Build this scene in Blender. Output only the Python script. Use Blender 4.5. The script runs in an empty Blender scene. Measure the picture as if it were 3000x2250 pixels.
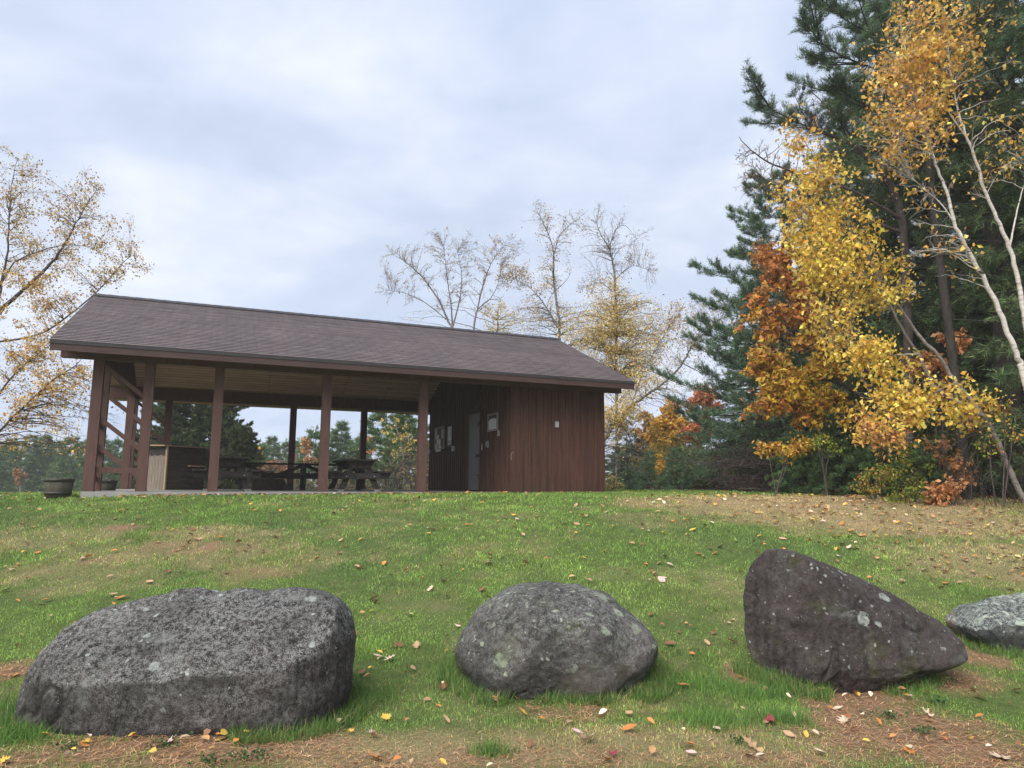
import bpy, math, random
import numpy as np
from mathutils import Matrix, Vector
random.seed(7); RNG = np.random.default_rng(7)
C = bpy.context.scene.collection.objects
R = math.radians
# ------------------------------------------------------------------ camera model (photo is 3000 x 2250)
FPX, PITCH, ROLL, EYE = 2059.8, 0.1435, 0.0059, 1.55
def ray(px, py):
    u2 = (px-1500)/FPX; v2 = -(py-1125)/FPX
    cr, sr = math.cos(ROLL), math.sin(ROLL)
    u = u2*cr-v2*sr; v = u2*sr+v2*cr
    c, s = math.cos(PITCH), math.sin(PITCH)
    return np.array([u, c-v*s, s+v*c])
def P(px, py, Y):
    "the place at distance Y along the view that the photograph shows at a pixel"
    r = ray(px, py); r = r*(Y/r[1]); r[2] += EYE
    return r
def ss(x, a, b):
    t = np.clip((np.asarray(x, float)-a)/(b-a), 0, 1); return t*t*(3-2*t)
# ------------------------------------------------------------------ value noise
def _hash(i, j, k, seed):
    n = (i*374761393 + j*668265263 + k*2147483647 + seed*1274126177) & 0xffffffff
    n = ((n ^ (n >> 13))*1274126177) & 0xffffffff
    n = ((n ^ (n >> 16))*2246822519) & 0xffffffff
    return ((n ^ (n >> 15)) & 0xffffff)/float(0xffffff)
def vnoise(p, seed=0):
    p = np.asarray(p, float); f = np.floor(p).astype(np.int64); t = p-f; t = t*t*(3-2*t)
    out = 0
    for a in (0, 1):
        for b in (0, 1):
            for c in (0, 1):
                w = (t[..., 0] if a else 1-t[..., 0])*(t[..., 1] if b else 1-t[..., 1])*(t[..., 2] if c else 1-t[..., 2])
                out = out + w*_hash(f[..., 0]+a, f[..., 1]+b, f[..., 2]+c, seed)
    return out*2-1
def fbm(p, oct=4, seed=0, gain=.5):
    p = np.asarray(p, float); s = 0; a = 1; tot = 0
    for o in range(oct):
        s = s+a*vnoise(p*(2**o)+17.3*o, seed+o); tot += a; a *= gain
    return s/tot
def noise2(x, y, sc, seed=0, oct=3):
    return fbm(np.stack([x*sc, y*sc, np.zeros_like(x)+.37], -1), oct, seed)
# ------------------------------------------------------------------ the lie of the land
PAV = (-8.144, 13.692, 1.391); PHI = .3995
CA, SA = math.cos(PHI), math.sin(PHI)
def loc2(x, y):
    dx, dy = x-PAV[0], y-PAV[1]
    return dx*CA+dy*SA, -dx*SA+dy*CA
def W(a, b, z=0):
    return np.array([PAV[0]+a*CA-b*SA, PAV[1]+a*SA+b*CA, PAV[2]+z])
def ground(x, y):
    x = np.asarray(x, float); y = np.asarray(y, float)
    t = np.clip((y-5.3)/(13.9-5.3), 0, 1)
    z = 1.30*(t-np.sin(2*np.pi*t)/(2*np.pi)*.45)
    a, b = loc2(x, y)
    z = z+.075*ss(x, -8, 2)*ss(y, 10, 17.5)
    start = 3.4+5.4*ss(a, -2.5, 1)+13*ss(a, 10.5, 15)
    z = z-ss(b, start, start+26)*4.2
    z = z+.02*noise2(x, y, .9, 5, 2)*ss(y, 3, 5)*(1-ss(y, 11, 14))
    z = z-.05*ss(x, 2.0, 6)*ss(y, 4, 6)*(1-ss(y, 7, 9))
    return z
def G(px, py):
    "where the sight line of a pixel meets the ground"
    r = ray(px, py); lo, hi = 2.5/r[1], None
    t = lo
    for _ in range(4000):
        p = r*t
        if p[2]+EYE <= float(ground(p[0], p[1])): break
        t += .012*max(1, t*.2)
    return np.array([p[0], p[1], float(ground(p[0], p[1]))])
# ------------------------------------------------------------------ objects
def tag(o, label=None, cat=None, group=None, kind=None):
    if label: o['label'] = label
    if cat: o['category'] = cat
    if group: o['group'] = group
    if kind: o['kind'] = kind
    return o
def empty(name, loc=(0, 0, 0), rz=0., label=None, cat=None, group=None):
    o = bpy.data.objects.new(name, None); C.link(o)
    o.location = tuple(float(v) for v in loc); o.rotation_euler = (0, 0, rz); o.empty_display_size = .2
    return tag(o, label, cat, group)
def link(name, me, parent=None):
    o = bpy.data.objects.new(name, me); C.link(o)
    if parent is not None: o.parent = parent
    return o
def dup(o, parent=None):
    c = o.copy(); C.link(c)
    if parent is not None: c.parent = parent
    for ch in list(o.children): dup(ch, c)
    return c
def np_mesh(name, V, faces, mats, col=None, smooth=False, fl=None, mi=None):
    V = np.asarray(V, np.float32).reshape(-1, 3); faces = [np.asarray(f, np.int32) for f in faces if len(f)]
    me = bpy.data.meshes.new(name); me.vertices.add(len(V)); me.vertices.foreach_set('co', V.ravel())
    tot = np.concatenate([np.full(len(f), f.shape[1], np.int32) for f in faces])
    lo = np.concatenate([f.ravel() for f in faces]); st = np.concatenate([[0], np.cumsum(tot)[:-1]]).astype(np.int32)
    me.loops.add(len(lo)); me.loops.foreach_set('vertex_index', lo)
    me.polygons.add(len(tot)); me.polygons.foreach_set('loop_start', st); me.polygons.foreach_set('loop_total', tot)
    if smooth: me.polygons.foreach_set('use_smooth', np.ones(len(tot), bool))
    for m in (mats if isinstance(mats, (list, tuple)) else [mats]): me.materials.append(m)
    if mi is not None: me.polygons.foreach_set('material_index', np.asarray(mi, np.int32))
    if col is not None:
        at = me.attributes.new('tint', 'FLOAT_COLOR', 'POINT')
        c4 = np.ones((len(V), 4), np.float32); c4[:, :3] = col; at.data.foreach_set('color', c4.ravel())
    for k, v in (fl or {}).items():
        at = me.attributes.new(k, 'FLOAT', 'POINT'); at.data.foreach_set('value', np.asarray(v, np.float32))
    me.update(calc_edges=True); return me
class MB:
    def __init__(s): s.v = []; s.f = []
    def poly(s, pts, faces):
        n = len(s.v); s.v += [tuple(map(float, p)) for p in pts]; s.f += [tuple(i+n for i in f) for f in faces]; return s
    def box(s, x0, x1, y0, y1, z0, z1):
        return s.poly([(x0, y0, z0), (x1, y0, z0), (x1, y1, z0), (x0, y1, z0), (x0, y0, z1), (x1, y0, z1), (x1, y1, z1), (x0, y1, z1)],
                      [(3, 2, 1, 0), (4, 5, 6, 7), (0, 1, 5, 4), (1, 2, 6, 5), (2, 3, 7, 6), (3, 0, 4, 7)])
    def bar(s, p, q, w, t, side=(0, 1, 0)):
        "a squared timber from p to q; t is its size along side"
        p, q = Vector(p), Vector(q); d = (q-p).normalized(); a = Vector(side); a = (a-d*a.dot(d)).normalized(); b = d.cross(a)
        a = a*t/2; b = b*w/2
        return s.poly([p-a-b, p+a-b, p+a+b, p-a+b, q-a-b, q+a-b, q+a+b, q-a+b], [(3, 2, 1, 0), (4, 5, 6, 7), (0, 1, 5, 4), (1, 2, 6, 5), (2, 3, 7, 6), (3, 0, 4, 7)])
    def prism(s, pts, axis, a0, a1):
        "extrude a 2-D outline along an axis"
        n = len(pts)
        def mk(p, a): return {'x': (a, p[0], p[1]), 'y': (p[0], a, p[1]), 'z': (p[0], p[1], a)}[axis]
        return s.poly([mk(p, a0) for p in pts]+[mk(p, a1) for p in pts],
                      [tuple(range(n))[::-1], tuple(range(n, 2*n))]+[(i, (i+1) % n, n+(i+1) % n, n+i) for i in range(n)])
    def lathe(s, prof, n=24, c=(0, 0)):
        k = len(prof); pts = [(c[0]+r*math.cos(2*math.pi*i/n), c[1]+r*math.sin(2*math.pi*i/n), z) for i in range(n) for r, z in prof]
        return s.poly(pts, [(i*k+j, ((i+1) % n)*k+j, ((i+1) % n)*k+j+1, i*k+j+1) for i in range(n) for j in range(k-1)])
    def tube(s, pts, r0, r1, n=8):
        w = Wood(); w.tube(np.array(pts, float), r0, r1, n); return s.poly(w.verts(), [tuple(f) for f in np.concatenate(w.F)])
    def build(s, name, m, parent=None, smooth=False):
        me = bpy.data.meshes.new(name); me.from_pydata(s.v, [], s.f); me.materials.append(m)
        import bmesh
        bm = bmesh.new(); bm.from_mesh(me); bmesh.ops.recalc_face_normals(bm, faces=bm.faces); bm.to_mesh(me); bm.free()
        if smooth:
            for p in me.polygons: p.use_smooth = True
        return link(name, me, parent)
# ------------------------------------------------------------------ materials
def nt(name):
    m = bpy.data.materials.new(name); m.use_nodes = True; n = m.node_tree; n.nodes.clear()
    out = n.nodes.new('ShaderNodeOutputMaterial'); b = n.nodes.new('ShaderNodeBsdfPrincipled'); n.links.new(b.outputs[0], out.inputs[0])
    return m, n, b, out
class N:
    "short hand for building node trees"
    def __init__(s, tree): s.t = tree
    def new(s, typ, **kw):
        n = s.t.nodes.new(typ)
        for k, v in kw.items():
            if k.startswith('i_'): n.inputs[k[2:].replace('_', ' ')].default_value = v
            elif k.startswith('n_'): n.inputs[int(k[2:])].default_value = v
            else: setattr(n, k, v)
        return n
    def l(s, a, b): s.t.links.new(a, b)
    def coord(s, scale=(1, 1, 1), which='Object', rot=(0, 0, 0)):
        c = s.new('ShaderNodeTexCoord'); m = s.new('ShaderNodeMapping'); m.inputs['Scale'].default_value = scale; m.inputs['Rotation'].default_value = rot
        s.l(c.outputs[which], m.inputs[0]); return m.outputs[0]
    def noise(s, vec, scale, detail=4, rough=.55, dist=0.):
        n = s.new('ShaderNodeTexNoise'); n.inputs['Scale'].default_value = scale; n.inputs['Detail'].default_value = detail
        n.inputs['Roughness'].default_value = rough; n.inputs['Distortion'].default_value = dist; s.l(vec, n.inputs['Vector']); return n.outputs['Fac']
    def ramp(s, fac, stops):
        r = s.new('ShaderNodeValToRGB'); e = r.color_ramp.elements
        while len(e) < len(stops): e.new(.5)
        for i, (p, c) in enumerate(stops):
            e[i].position = p; e[i].color = (c, c, c, 1) if not hasattr(c, '__len__') else (*c, 1)
        s.l(fac, r.inputs[0]); return r.outputs[0]
    def mix(s, fac, a, b, mode='MIX'):
        m = s.new('ShaderNodeMix', data_type='RGBA', blend_type=mode)
        for v, i in ((fac, 0), (a, 6), (b, 7)):
            if hasattr(v, 'is_output'): s.l(v, m.inputs[i])
            elif i == 0: m.inputs[0].default_value = v
            else: m.inputs[i].default_value = (*v, 1)
        return m.outputs[2]
    def math(s, op, a, b=0., c=0.):
        m = s.new('ShaderNodeMath', operation=op)
        for i, v in enumerate((a, b, c)):
            if hasattr(v, 'is_output'): s.l(v, m.inputs[i])
            else: m.inputs[i].default_value = v
        return m.outputs[0]
    def attr(s, name, out='Color'):
        a = s.new('ShaderNodeAttribute', attribute_name=name); return a.outputs[out]
    def bump(s, h, strength, dist, bsdf):
        b = s.new('ShaderNodeBump'); b.inputs['Strength'].default_value = strength; b.inputs['Distance'].default_value = dist
        s.l(h, b.inputs['Height']); s.l(b.outputs[0], bsdf.inputs['Normal'])
def surf(name, c1, c2, scale=6., rough=.8, stretch=(1, 1, 1), bump=.3, bdist=.01, fine=8., spec=.3, metal=0., mid=(.35, .65), rot=(0, 0, 0)):
    "a weathered surface: two colours broken up by noise, with bump"
    m, t, b, _ = nt(name); n = N(t); v = n.coord(stretch, rot=rot)
    f = n.noise(v, scale, 6, .65); g = n.noise(v, scale*fine, 4, .6)
    c = n.ramp(n.math('ADD', n.math('MULTIPLY', f, .65), n.math('MULTIPLY', g, .35)), [(mid[0], c1), (mid[1], c2)])
    n.l(c, b.inputs['Base Color']); b.inputs['Roughness'].default_value = rough; b.inputs['Specular IOR Level'].default_value = spec
    b.inputs['Metallic'].default_value = metal
    if bump: n.bump(g, bump, bdist, b)
    return m
def leafmat(name, trans=.35, rough=.6, var=.25, spec=.25):
    "colour per leaf from the mesh, part of the light passing through"
    m, t, b, out = nt(name); n = N(t); col = n.attr('tint')
    v = n.coord(); k = n.ramp(n.noise(v, 9., 3), [(.25, 1-var), (.75, 1+var)]); col = n.mix(1., col, k, 'MULTIPLY')
    n.l(col, b.inputs['Base Color']); b.inputs['Roughness'].default_value = rough; b.inputs['Specular IOR Level'].default_value = spec
    tr = n.new('ShaderNodeBsdfTranslucent'); n.l(col, tr.inputs[0]); mx = n.new('ShaderNodeMixShader'); mx.inputs[0].default_value = trans
    n.l(b.outputs[0], mx.inputs[1]); n.l(tr.outputs[0], mx.inputs[2]); n.l(mx.outputs[0], out.inputs[0]); return m
# ------------------------------------------------------------------ wood and leaves
def perp(d):
    d = d/np.linalg.norm(d); a = np.cross(d, (0, 0, 1.)) if abs(d[2]) < .9 else np.cross(d, (1., 0, 0)); return a/np.linalg.norm(a)
class Wood:
    def __init__(s): s.V = []; s.F = []; s.n = 0
    def tube(s, pts, r0, r1, sides=5, pw=1.):
        m = len(pts); t = np.gradient(pts, axis=0); t /= np.linalg.norm(t, axis=1)[:, None]+1e-9
        a = perp(t[0]); rings = []
        th = np.arange(sides)*2*np.pi/sides
        rr = r0+(r1-r0)*np.linspace(0, 1, m)**pw
        for i in range(m):
            a = a-t[i]*a.dot(t[i]); a /= np.linalg.norm(a)+1e-9; b = np.cross(t[i], a)
            rings.append(pts[i]+rr[i]*(np.cos(th)[:, None]*a+np.sin(th)[:, None]*b))
        s.V.append(np.concatenate(rings)); i = np.arange(m-1)[:, None]*sides; j = np.arange(sides)[None, :]; j2 = (j+1) % sides
        f = np.stack([i+j, i+j2, i+sides+j2, i+sides+j], -1).reshape(-1, 4)+s.n
        s.F.append(f); s.n += m*sides
    def verts(s): return np.concatenate(s.V)
    def build(s, name, mat, parent): return link(name, np_mesh(name, s.verts(), [np.concatenate(s.F)], mat, smooth=True), parent)
def spline(pts, n):
    p = np.asarray(pts, float)
    if len(p) == 2: return p[0]+(p[1]-p[0])*np.linspace(0, 1, n)[:, None]
    q = np.vstack([2*p[0]-p[1], p, 2*p[-1]-p[-2]]); out = []
    for t in np.linspace(0, len(p)-1-1e-6, n):
        i = int(t); u = t-i; a, b, c, d = q[i:i+4]
        out.append(.5*((2*b)+(c-a)*u+(2*a-5*b+4*c-d)*u*u+(3*b-a-3*c+d)*u**3))
    return np.array(out)
def rdir(rng):
    v = rng.normal(size=3); return v/np.linalg.norm(v)
class Leaves:
    def __init__(s): s.p = []; s.c = []; s.sz = []; s.d = []
    def add(s, p, c, sz, d=None):
        s.p.append(np.asarray(p)); s.c.append(np.asarray(c)); s.sz.append(np.asarray(sz)); s.d.append(np.zeros_like(p) if d is None else d)
    def build(s, name, mat, parent, seed=1, hang=.5, aspect=.62):
        rng = np.random.default_rng(seed)
        p = np.concatenate(s.p); c = np.concatenate(s.c); sz = np.concatenate(s.sz)[:, None]; k = len(p)
        ax = rng.normal(size=(k, 3)); ax[:, 2] -= hang*1.3; ax /= np.linalg.norm(ax, axis=1)[:, None]
        nr = rng.normal(size=(k, 3)); nr = np.cross(ax, nr); nr /= np.linalg.norm(nr, axis=1)[:, None]; sd = np.cross(ax, nr)
        lf = nr*sz*rng.uniform(.04, .3, (k, 1))
        w = sz*aspect*.5*rng.uniform(.6, 1.35, (k, 1))
        V = np.stack([p, p+ax*sz*.42+sd*w+lf, p+ax*sz, p+ax*sz*.42-sd*w+lf], 1).reshape(-1, 3)
        i = np.arange(k)[:, None]*4
        F = np.concatenate([i+np.array([[0, 1, 2]]), i+np.array([[0, 2, 3]])])
        return link(name, np_mesh(name, V, [F], mat, col=np.repeat(c, 4, 0)), parent)
def pick(rng, pal, n, jit=.26):
    pal = np.asarray(pal, float); c = pal[rng.integers(0, len(pal), n)]
    return np.clip(c*(1+rng.normal(size=(n, 1))*jit)*(1+rng.normal(size=(n, 3))*.06), .004, .95)
def leafy(root, limbs, blobs, bark, leaf, rng, size=.06, twigr=.006, hang=.5, sides=7, gather=.75, name=('trunk', 'crown'), twig_leafless=0, clear=0.):
    """limbs: (points, r0, r1); blobs: (centre, (rx,ry,rz), branchlets, leaves each, palette). Every blob is a spray of branchlets that leave
    the nearest limb; leaves sit along the branchlets and their side twigs."""
    w = Wood(); lv = Leaves(); nodes = []; nrad = []
    for pts, r0, r1 in limbs:
        q = spline(pts, max(8, 5*len(pts))); L = np.linalg.norm(q[-1]-q[0]); q[1:-1] += rng.normal(size=(len(q)-2, 3))*min(L*.0012, .35*r1+.1*r0)
        w.tube(q, r0, r1, sides); nodes.append(q); nrad.append(np.linspace(r0, r1, len(q)))
    nodes = np.concatenate(nodes); nrad = np.concatenate(nrad)
    for cen, rad, nb, nl, pal in blobs:
        cen = np.asarray(cen, float); rad = np.asarray(rad, float)
        for _ in range(nb):
            e = cen+rdir(rng)*rad*rng.uniform(.35, 1)**.6
            d = np.linalg.norm(nodes-e, axis=1)+np.maximum(0, nodes[:, 2]-e[2]+.3)*.6; i = int(np.argmin(d+rng.uniform(0, .35, len(d))*rad.mean())); s = nodes[i]
            L = np.linalg.norm(e-s)+1e-3; m1 = s+(e-s)*.5+rdir(rng)*L*.1+np.array([0, 0, L*.08])
            q = spline([s, m1, e], 9); q[1:-1] += rng.normal(size=(7, 3))*L*.012
            r0 = min(nrad[i]*.55, twigr*(1.2+L*.9)); w.tube(q, max(r0, twigr*.7), twigr*.35, 4)
            ns = max(3, int(5+L*1.6)); ends = []
            for k in range(ns):
                t = rng.uniform(.3, 1.); j = min(int(t*8), 7); b = q[j]+(q[j+1]-q[j])*(t*8-j)
                dr = (q[j+1]-q[j]); dr = dr/np.linalg.norm(dr)*.7+rdir(rng)*.75; dr[2] += .12-hang*.5*rng.uniform(0, 1); dr /= np.linalg.norm(dr)
                l = rng.uniform(.25, .6)*min(1.2, .35+L*.3)*(1.15-t*.5); f = b+dr*l; g = b+dr*l*.5+rdir(rng)*l*.09
                w.tube(np.array([b, g, f]), twigr*.5, twigr*.22, 3); ends.append((b, g, f))
                if twig_leafless:
                    for _k in range(twig_leafless):
                        bb = b+(f-b)*rng.uniform(.3, .9); dd = dr*.6+rdir(rng)*.7; w.tube(np.array([bb, bb+dd*l*.3, bb+dd*l*.55+np.array([0, 0, l*.05])]), twigr*.3, twigr*.16, 3)
            if nl:
                n = max(1, int(nl*rng.uniform(.6, 1.4))); kk = rng.integers(0, len(ends), n); tt = rng.uniform(.15, 1.05, n)[:, None]
                E = np.array(ends)[kk]; pp = np.where(tt < .5, E[:, 0]+(E[:, 1]-E[:, 0])*tt*2, E[:, 1]+(E[:, 2]-E[:, 1])*(tt*2-1)); pp = pp+rng.normal(size=pp.shape)*.035*gather
                lv.add(pp, pick(rng, pal, n), size*rng.uniform(.5, 1.4, n))
    loc = np.array(root.location)
    w.V = [v-loc for v in w.V]; lv.p = [p-loc for p in lv.p]
    w.build(name[0], bark, root)
    if lv.p: lv.build(name[1], leaf, root, int(rng.integers(1e6)), hang)
class Needles:
    def __init__(s): s.p = []; s.d = []; s.c = []
    def add(s, p, d, c): s.p.append(np.atleast_2d(p)); s.d.append(np.atleast_2d(d)); s.c.append(np.atleast_2d(c))
    def build(s, name, mat, parent, k=8, ln=.11, wd=.012, spread=.7, seed=3, off=None):
        rng = np.random.default_rng(seed); p = np.concatenate(s.p); d = np.concatenate(s.d); c = np.concatenate(s.c)
        if off is not None: p = p-off
        d = d/(np.linalg.norm(d, axis=1)[:, None]+1e-9)
        M = len(p); P_ = np.repeat(p, k, 0); D = np.repeat(d, k, 0)+rng.normal(size=(M*k, 3))*spread; D /= np.linalg.norm(D, axis=1)[:, None]
        sd = np.cross(D, rng.normal(size=D.shape)); sd /= np.linalg.norm(sd, axis=1)[:, None]; L = ln*rng.uniform(.6, 1.2, (M*k, 1))
        P_ = P_+rng.normal(size=P_.shape)*ln*.18
        V = np.stack([P_-sd*wd/2, P_+sd*wd/2, P_+D*L], 1).reshape(-1, 3); F = np.arange(M*k*3).reshape(-1, 3)
        cc = np.repeat(c, k, 0)*rng.uniform(.75, 1.25, (M*k, 1))
        return link(name, np_mesh(name, V, [F], mat, col=np.repeat(cc, 3, 0)), parent)
def pine_limb(q, w, nd, rng, r, pal, tw=.55, dens=14, up=.35, tuft=3, sub=True, flat=.35):
    "one conifer limb: side twigs in a rough plane, needle tufts along the outer part"
    w.tube(q, r, r*.25, 4); L = np.linalg.norm(np.diff(q, axis=0), axis=1).sum(); m = len(q)
    for k in range(max(3, int(dens*L))):
        t = rng.uniform(.22, 1.)**.8; x = t*(m-1); j = min(int(x), m-2); b = q[j]+(q[j+1]-q[j])*(x-j); d = q[j+1]-q[j]; d = d/np.linalg.norm(d)
        sdv = np.cross(d, (0, 0, 1.)); sdv /= np.linalg.norm(sdv)+1e-9
        dr = d*rng.uniform(.5, 1)+sdv*rng.choice([-1, 1])*rng.uniform(.35, 1)+np.array([0, 0, 1.])*(rng.normal()*flat+up*.4); dr /= np.linalg.norm(dr)
        l = tw*rng.uniform(.45, 1.1)*(1.2-.75*t)*min(1, .35+L*.3); e = b+dr*l+np.array([0, 0, up*l*.3])
        if sub: w.tube(np.array([b, b+dr*l*.55, e]), r*.16, r*.07, 3)
        tt = np.linspace(.35, 1, tuft)[:, None]; pts = b+(e-b)*tt
        dd = np.tile(dr+np.array([0, 0, up]), (tuft, 1)); nd.add(pts, dd, pick(rng, pal, tuft, .22))
def conifer(rng, H, rad, base=.12, whorl=.42, per=5, droop=-.05, pal=None, tw=.5, dens=9, up=.35, tuft=3, shape=.8, tr=None, tip=True, flat=.35, lean=(0, 0), gaps=.1):
    w = Wood(); nd = Needles(); tr = tr or H*.013
    z = np.linspace(-.3, H, 14); px_ = np.stack([lean[0]*np.clip(z/H,0,1)**1.3+rng.normal(size=14)*.02*H/10, lean[1]*np.clip(z/H,0,1)**1.3+rng.normal(size=14)*.02*H/10, z], 1); w.tube(px_, tr, tr*.1, 7)
    h = H*base; ph = 0
    while h < H*.985:
        f = (h-H*base)/(H*(1-base)); rr = rad*((1-f)**shape)*(.55+.45*min(1, f*5+.35))
        for k in range(per):
            if rng.uniform() < gaps: continue
            a = ph+2*np.pi*k/per+rng.normal()*.25; l = rr*rng.uniform(.65, 1.15)+.06
            b = np.array([np.interp(h, z, px_[:, 0]), np.interp(h, z, px_[:, 1]), h+rng.normal()*whorl*.18]); d = np.array([np.cos(a), np.sin(a), 0])
            q = np.stack([b, b+d*l*.35+[0, 0, droop*l*.5], b+d*l*.7+[0, 0, droop*l], b+d*l+[0, 0, (droop+(.14 if up > 0 else -.05))*l]])
            pine_limb(spline(q, 7), w, nd, rng, max(.006, tr*.22*(1-f)+.004), pal, tw*(1.1-.5*f), dens, up, tuft, flat=flat)
        ph += 1.1; h += whorl*rng.uniform(.75, 1.25)*(1-.45*f)
    if tip: nd.add(np.array([[0, 0, H*.97], [0, 0, H]])+np.array([lean[0], lean[1], 0]), np.array([[0, 0, 1.], [0, 0, 1.]]), pick(rng, pal, 2))
    return w, nd
# ================================================================== world, sun, camera
SUN_EL, SUN_AZ = R(47), R(212)          # high soft light from behind the viewer's shoulder
wd = bpy.data.worlds.new("World"); bpy.context.scene.world = wd; wd.use_nodes = True
wt = wd.node_tree; wt.nodes.clear(); n = N(wt)
wo = n.new('ShaderNodeOutputWorld'); bg = n.new('ShaderNodeBackground'); n.l(bg.outputs[0], wo.inputs[0])
sky = n.new('ShaderNodeTexSky', sky_type='NISHITA', sun_disc=False, sun_elevation=SUN_EL, sun_rotation=SUN_AZ)
tc = n.new('ShaderNodeTexCoord'); sp = n.new('ShaderNodeSeparateXYZ'); n.l(tc.outputs['Generated'], sp.inputs[0])
den = n.math('ADD', n.math('MAXIMUM', sp.outputs[2], 0.), .34)
cb = n.new('ShaderNodeCombineXYZ'); n.l(n.math('DIVIDE', sp.outputs[0], den), cb.inputs[0]); n.l(n.math('DIVIDE', sp.outputs[1], den), cb.inputs[1])
mp = n.new('ShaderNodeMapping'); mp.inputs['Rotation'].default_value = (0, 0, R(24)); mp.inputs['Scale'].default_value = (1.25, 1.6, 1.); mp.inputs['Location'].default_value = (3.3, .9, 0); n.l(cb.outputs[0], mp.inputs[0])
f1 = n.noise(mp.outputs[0], 1.15, 7, .52, .5); f2 = n.noise(mp.outputs[0], 3.1, 7, .55, .3)
f = n.math('ADD', n.math('MULTIPLY', f1, .6), n.math('MULTIPLY', f2, .4))
cl = n.ramp(f, [(.33, (3.4, 3.95, 5.25)), (.43, (3.8, 4.35, 5.6)), (.50, (4.3, 4.8, 5.95)), (.57, (4.85, 5.25, 6.25)), (.68, (5.9, 6.1, 6.6))])
low = n.ramp(sp.outputs[2], [(.0, (.90, .99, 1.1)), (.13, (1.0, 1.03, 1.05)), (.32, (1.08, 1.07, 1.03)), (.75, (.92, .95, 1.0))])
cl = n.mix(1., cl, low, 'MULTIPLY')
n.l(n.mix(.97, n.mix(1., sky.outputs[0], (.35, .35, .35), 'MULTIPLY'), cl), bg.inputs[0]); bg.inputs[1].default_value = .05
sl = bpy.data.lights.new('sun', 'SUN'); sl.energy = 1.5; sl.angle = R(55); sl.color = (1., .95, .87)
so = bpy.data.objects.new('sun', sl); C.link(so)
sd = Vector((math.sin(SUN_AZ)*math.cos(SUN_EL), math.cos(SUN_AZ)*math.cos(SUN_EL), math.sin(SUN_EL)))
so.rotation_euler = sd.to_track_quat('Z', 'Y').to_euler(); so.location = (-6, -8, 20)
cam = bpy.data.cameras.new('camera'); co = bpy.data.objects.new('camera', cam); C.link(co)
cam.sensor_width = 36; cam.lens = 36*FPX/3000; cam.clip_end = 6000; cam.clip_start = .05
co.matrix_world = Matrix.Translation((0, 0, EYE)) @ Matrix.Rotation(math.pi/2+PITCH, 4, 'X') @ Matrix.Rotation(ROLL, 4, 'Z')
sc = bpy.context.scene; sc.camera = co
sc.view_settings.view_transform = 'Standard'; sc.view_settings.look = 'None'; sc.view_settings.exposure = 1.75; sc.view_settings.gamma = 1
sc.render.engine = 'CYCLES'; cy = sc.cycles; cy.max_bounces = 5; cy.diffuse_bounces = 3; cy.glossy_bounces = 2; cy.transmission_bounces = 3; cy.transparent_max_bounces = 4
cy.use_denoising = True; cy.use_adaptive_sampling = True; cy.adaptive_threshold = .02; cy.caustics_reflective = False; cy.caustics_refractive = False
# ================================================================== materials
M = {}
M['stain'] = surf('brown_stain', (.088, .045, .038), (.142, .074, .062), 3.2, .72, (6, 6, .8), .25, .004, 7, .3)
M['stain_wall'] = surf('brown_stained_siding', (.055, .026, .019), (.128, .060, .043), 1.7, .75, (7, 7, .55), .35, .004, 6, .25)
m = M['stain_wall']; n = N(m.node_tree); b = [q for q in m.node_tree.nodes if q.type == 'BSDF_PRINCIPLED'][0]; old = b.inputs['Base Color'].links[0].from_socket
sx = n.new('ShaderNodeSeparateXYZ'); tcw = n.new('ShaderNodeTexCoord'); n.l(tcw.outputs['Object'], sx.inputs[0]); wn_ = n.new('ShaderNodeTexWhiteNoise', noise_dimensions='1D')
n.l(n.math('FLOOR', n.math('MULTIPLY', n.math('ADD', sx.outputs[0], sx.outputs[1]), 7.3)), wn_.inputs['W']); c = n.mix(.5, old, n.ramp(wn_.outputs[0], [(0., (.72, .70, .69)), (.5, (1., .98, .97)), (1., (1.28, 1.22, 1.18))]), 'MULTIPLY')
spl = n.math('MULTIPLY', n.ramp(sx.outputs[2], [(.0, 1.), (.38, 0.)]), n.ramp(n.noise(n.coord((3, 3, 1.4)), 2.6, 6, .7), [(.42, 0.), (.62, .6)])); n.l(n.mix(spl, c, (.045, .032, .026)), b.inputs['Base Color'])
M['trim'] = surf('dark_brown_trim', (.055, .031, .028), (.088, .050, .045), 3., .68, (.7, 5, 5), .2, .003, 6, .3)
M['drip'] = surf('dark_drip_edge', (.035, .032, .034), (.055, .05, .052), 5., .6, (1, 1, 1), .05)
M['concrete'] = surf('concrete', (.25, .245, .235), (.38, .37, .35), 2.5, .9, (1, 1, 1), .3, .004, 12, .2)
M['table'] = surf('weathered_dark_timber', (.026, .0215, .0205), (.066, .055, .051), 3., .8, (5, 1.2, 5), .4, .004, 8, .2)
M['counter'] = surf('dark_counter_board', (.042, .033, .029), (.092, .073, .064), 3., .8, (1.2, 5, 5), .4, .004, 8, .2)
M['foot'] = surf('worn_pale_timber', (.17, .16, .15), (.34, .32, .30), 9., .9, (3, 3, 1), .4, .004)
M['oldboard'] = surf('silvered_board', (.145, .112, .09), (.29, .24, .20), 4., .85, (7, 7, .7), .4, .004, 8, .2)
M['newboard'] = surf('tan_board', (.33, .22, .13), (.47, .34, .22), 4., .8, (6, 6, .8), .2, .003)
M['barrel'] = surf('mossy_staves', (.042, .039, .028), (.10, .092, .07), 3., .85, (5, 5, 1.), .4, .004, 7, .2)
M['hoop'] = surf('rusted_hoop', (.03, .027, .025), (.07, .06, .052), 12., .6, (1, 1, 1), .2, .003, 6, .4, .4)
M['door'] = surf('painted_steel_door', (.125, .112, .112), (.165, .148, .146), 2.5, .55, (1, 1, 1), .1, .002, 14, .45)
M['black'] = surf('black_iron', (.012, .012, .013), (.025, .025, .026), 14., .5, (1, 1, 1), .1)
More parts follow.
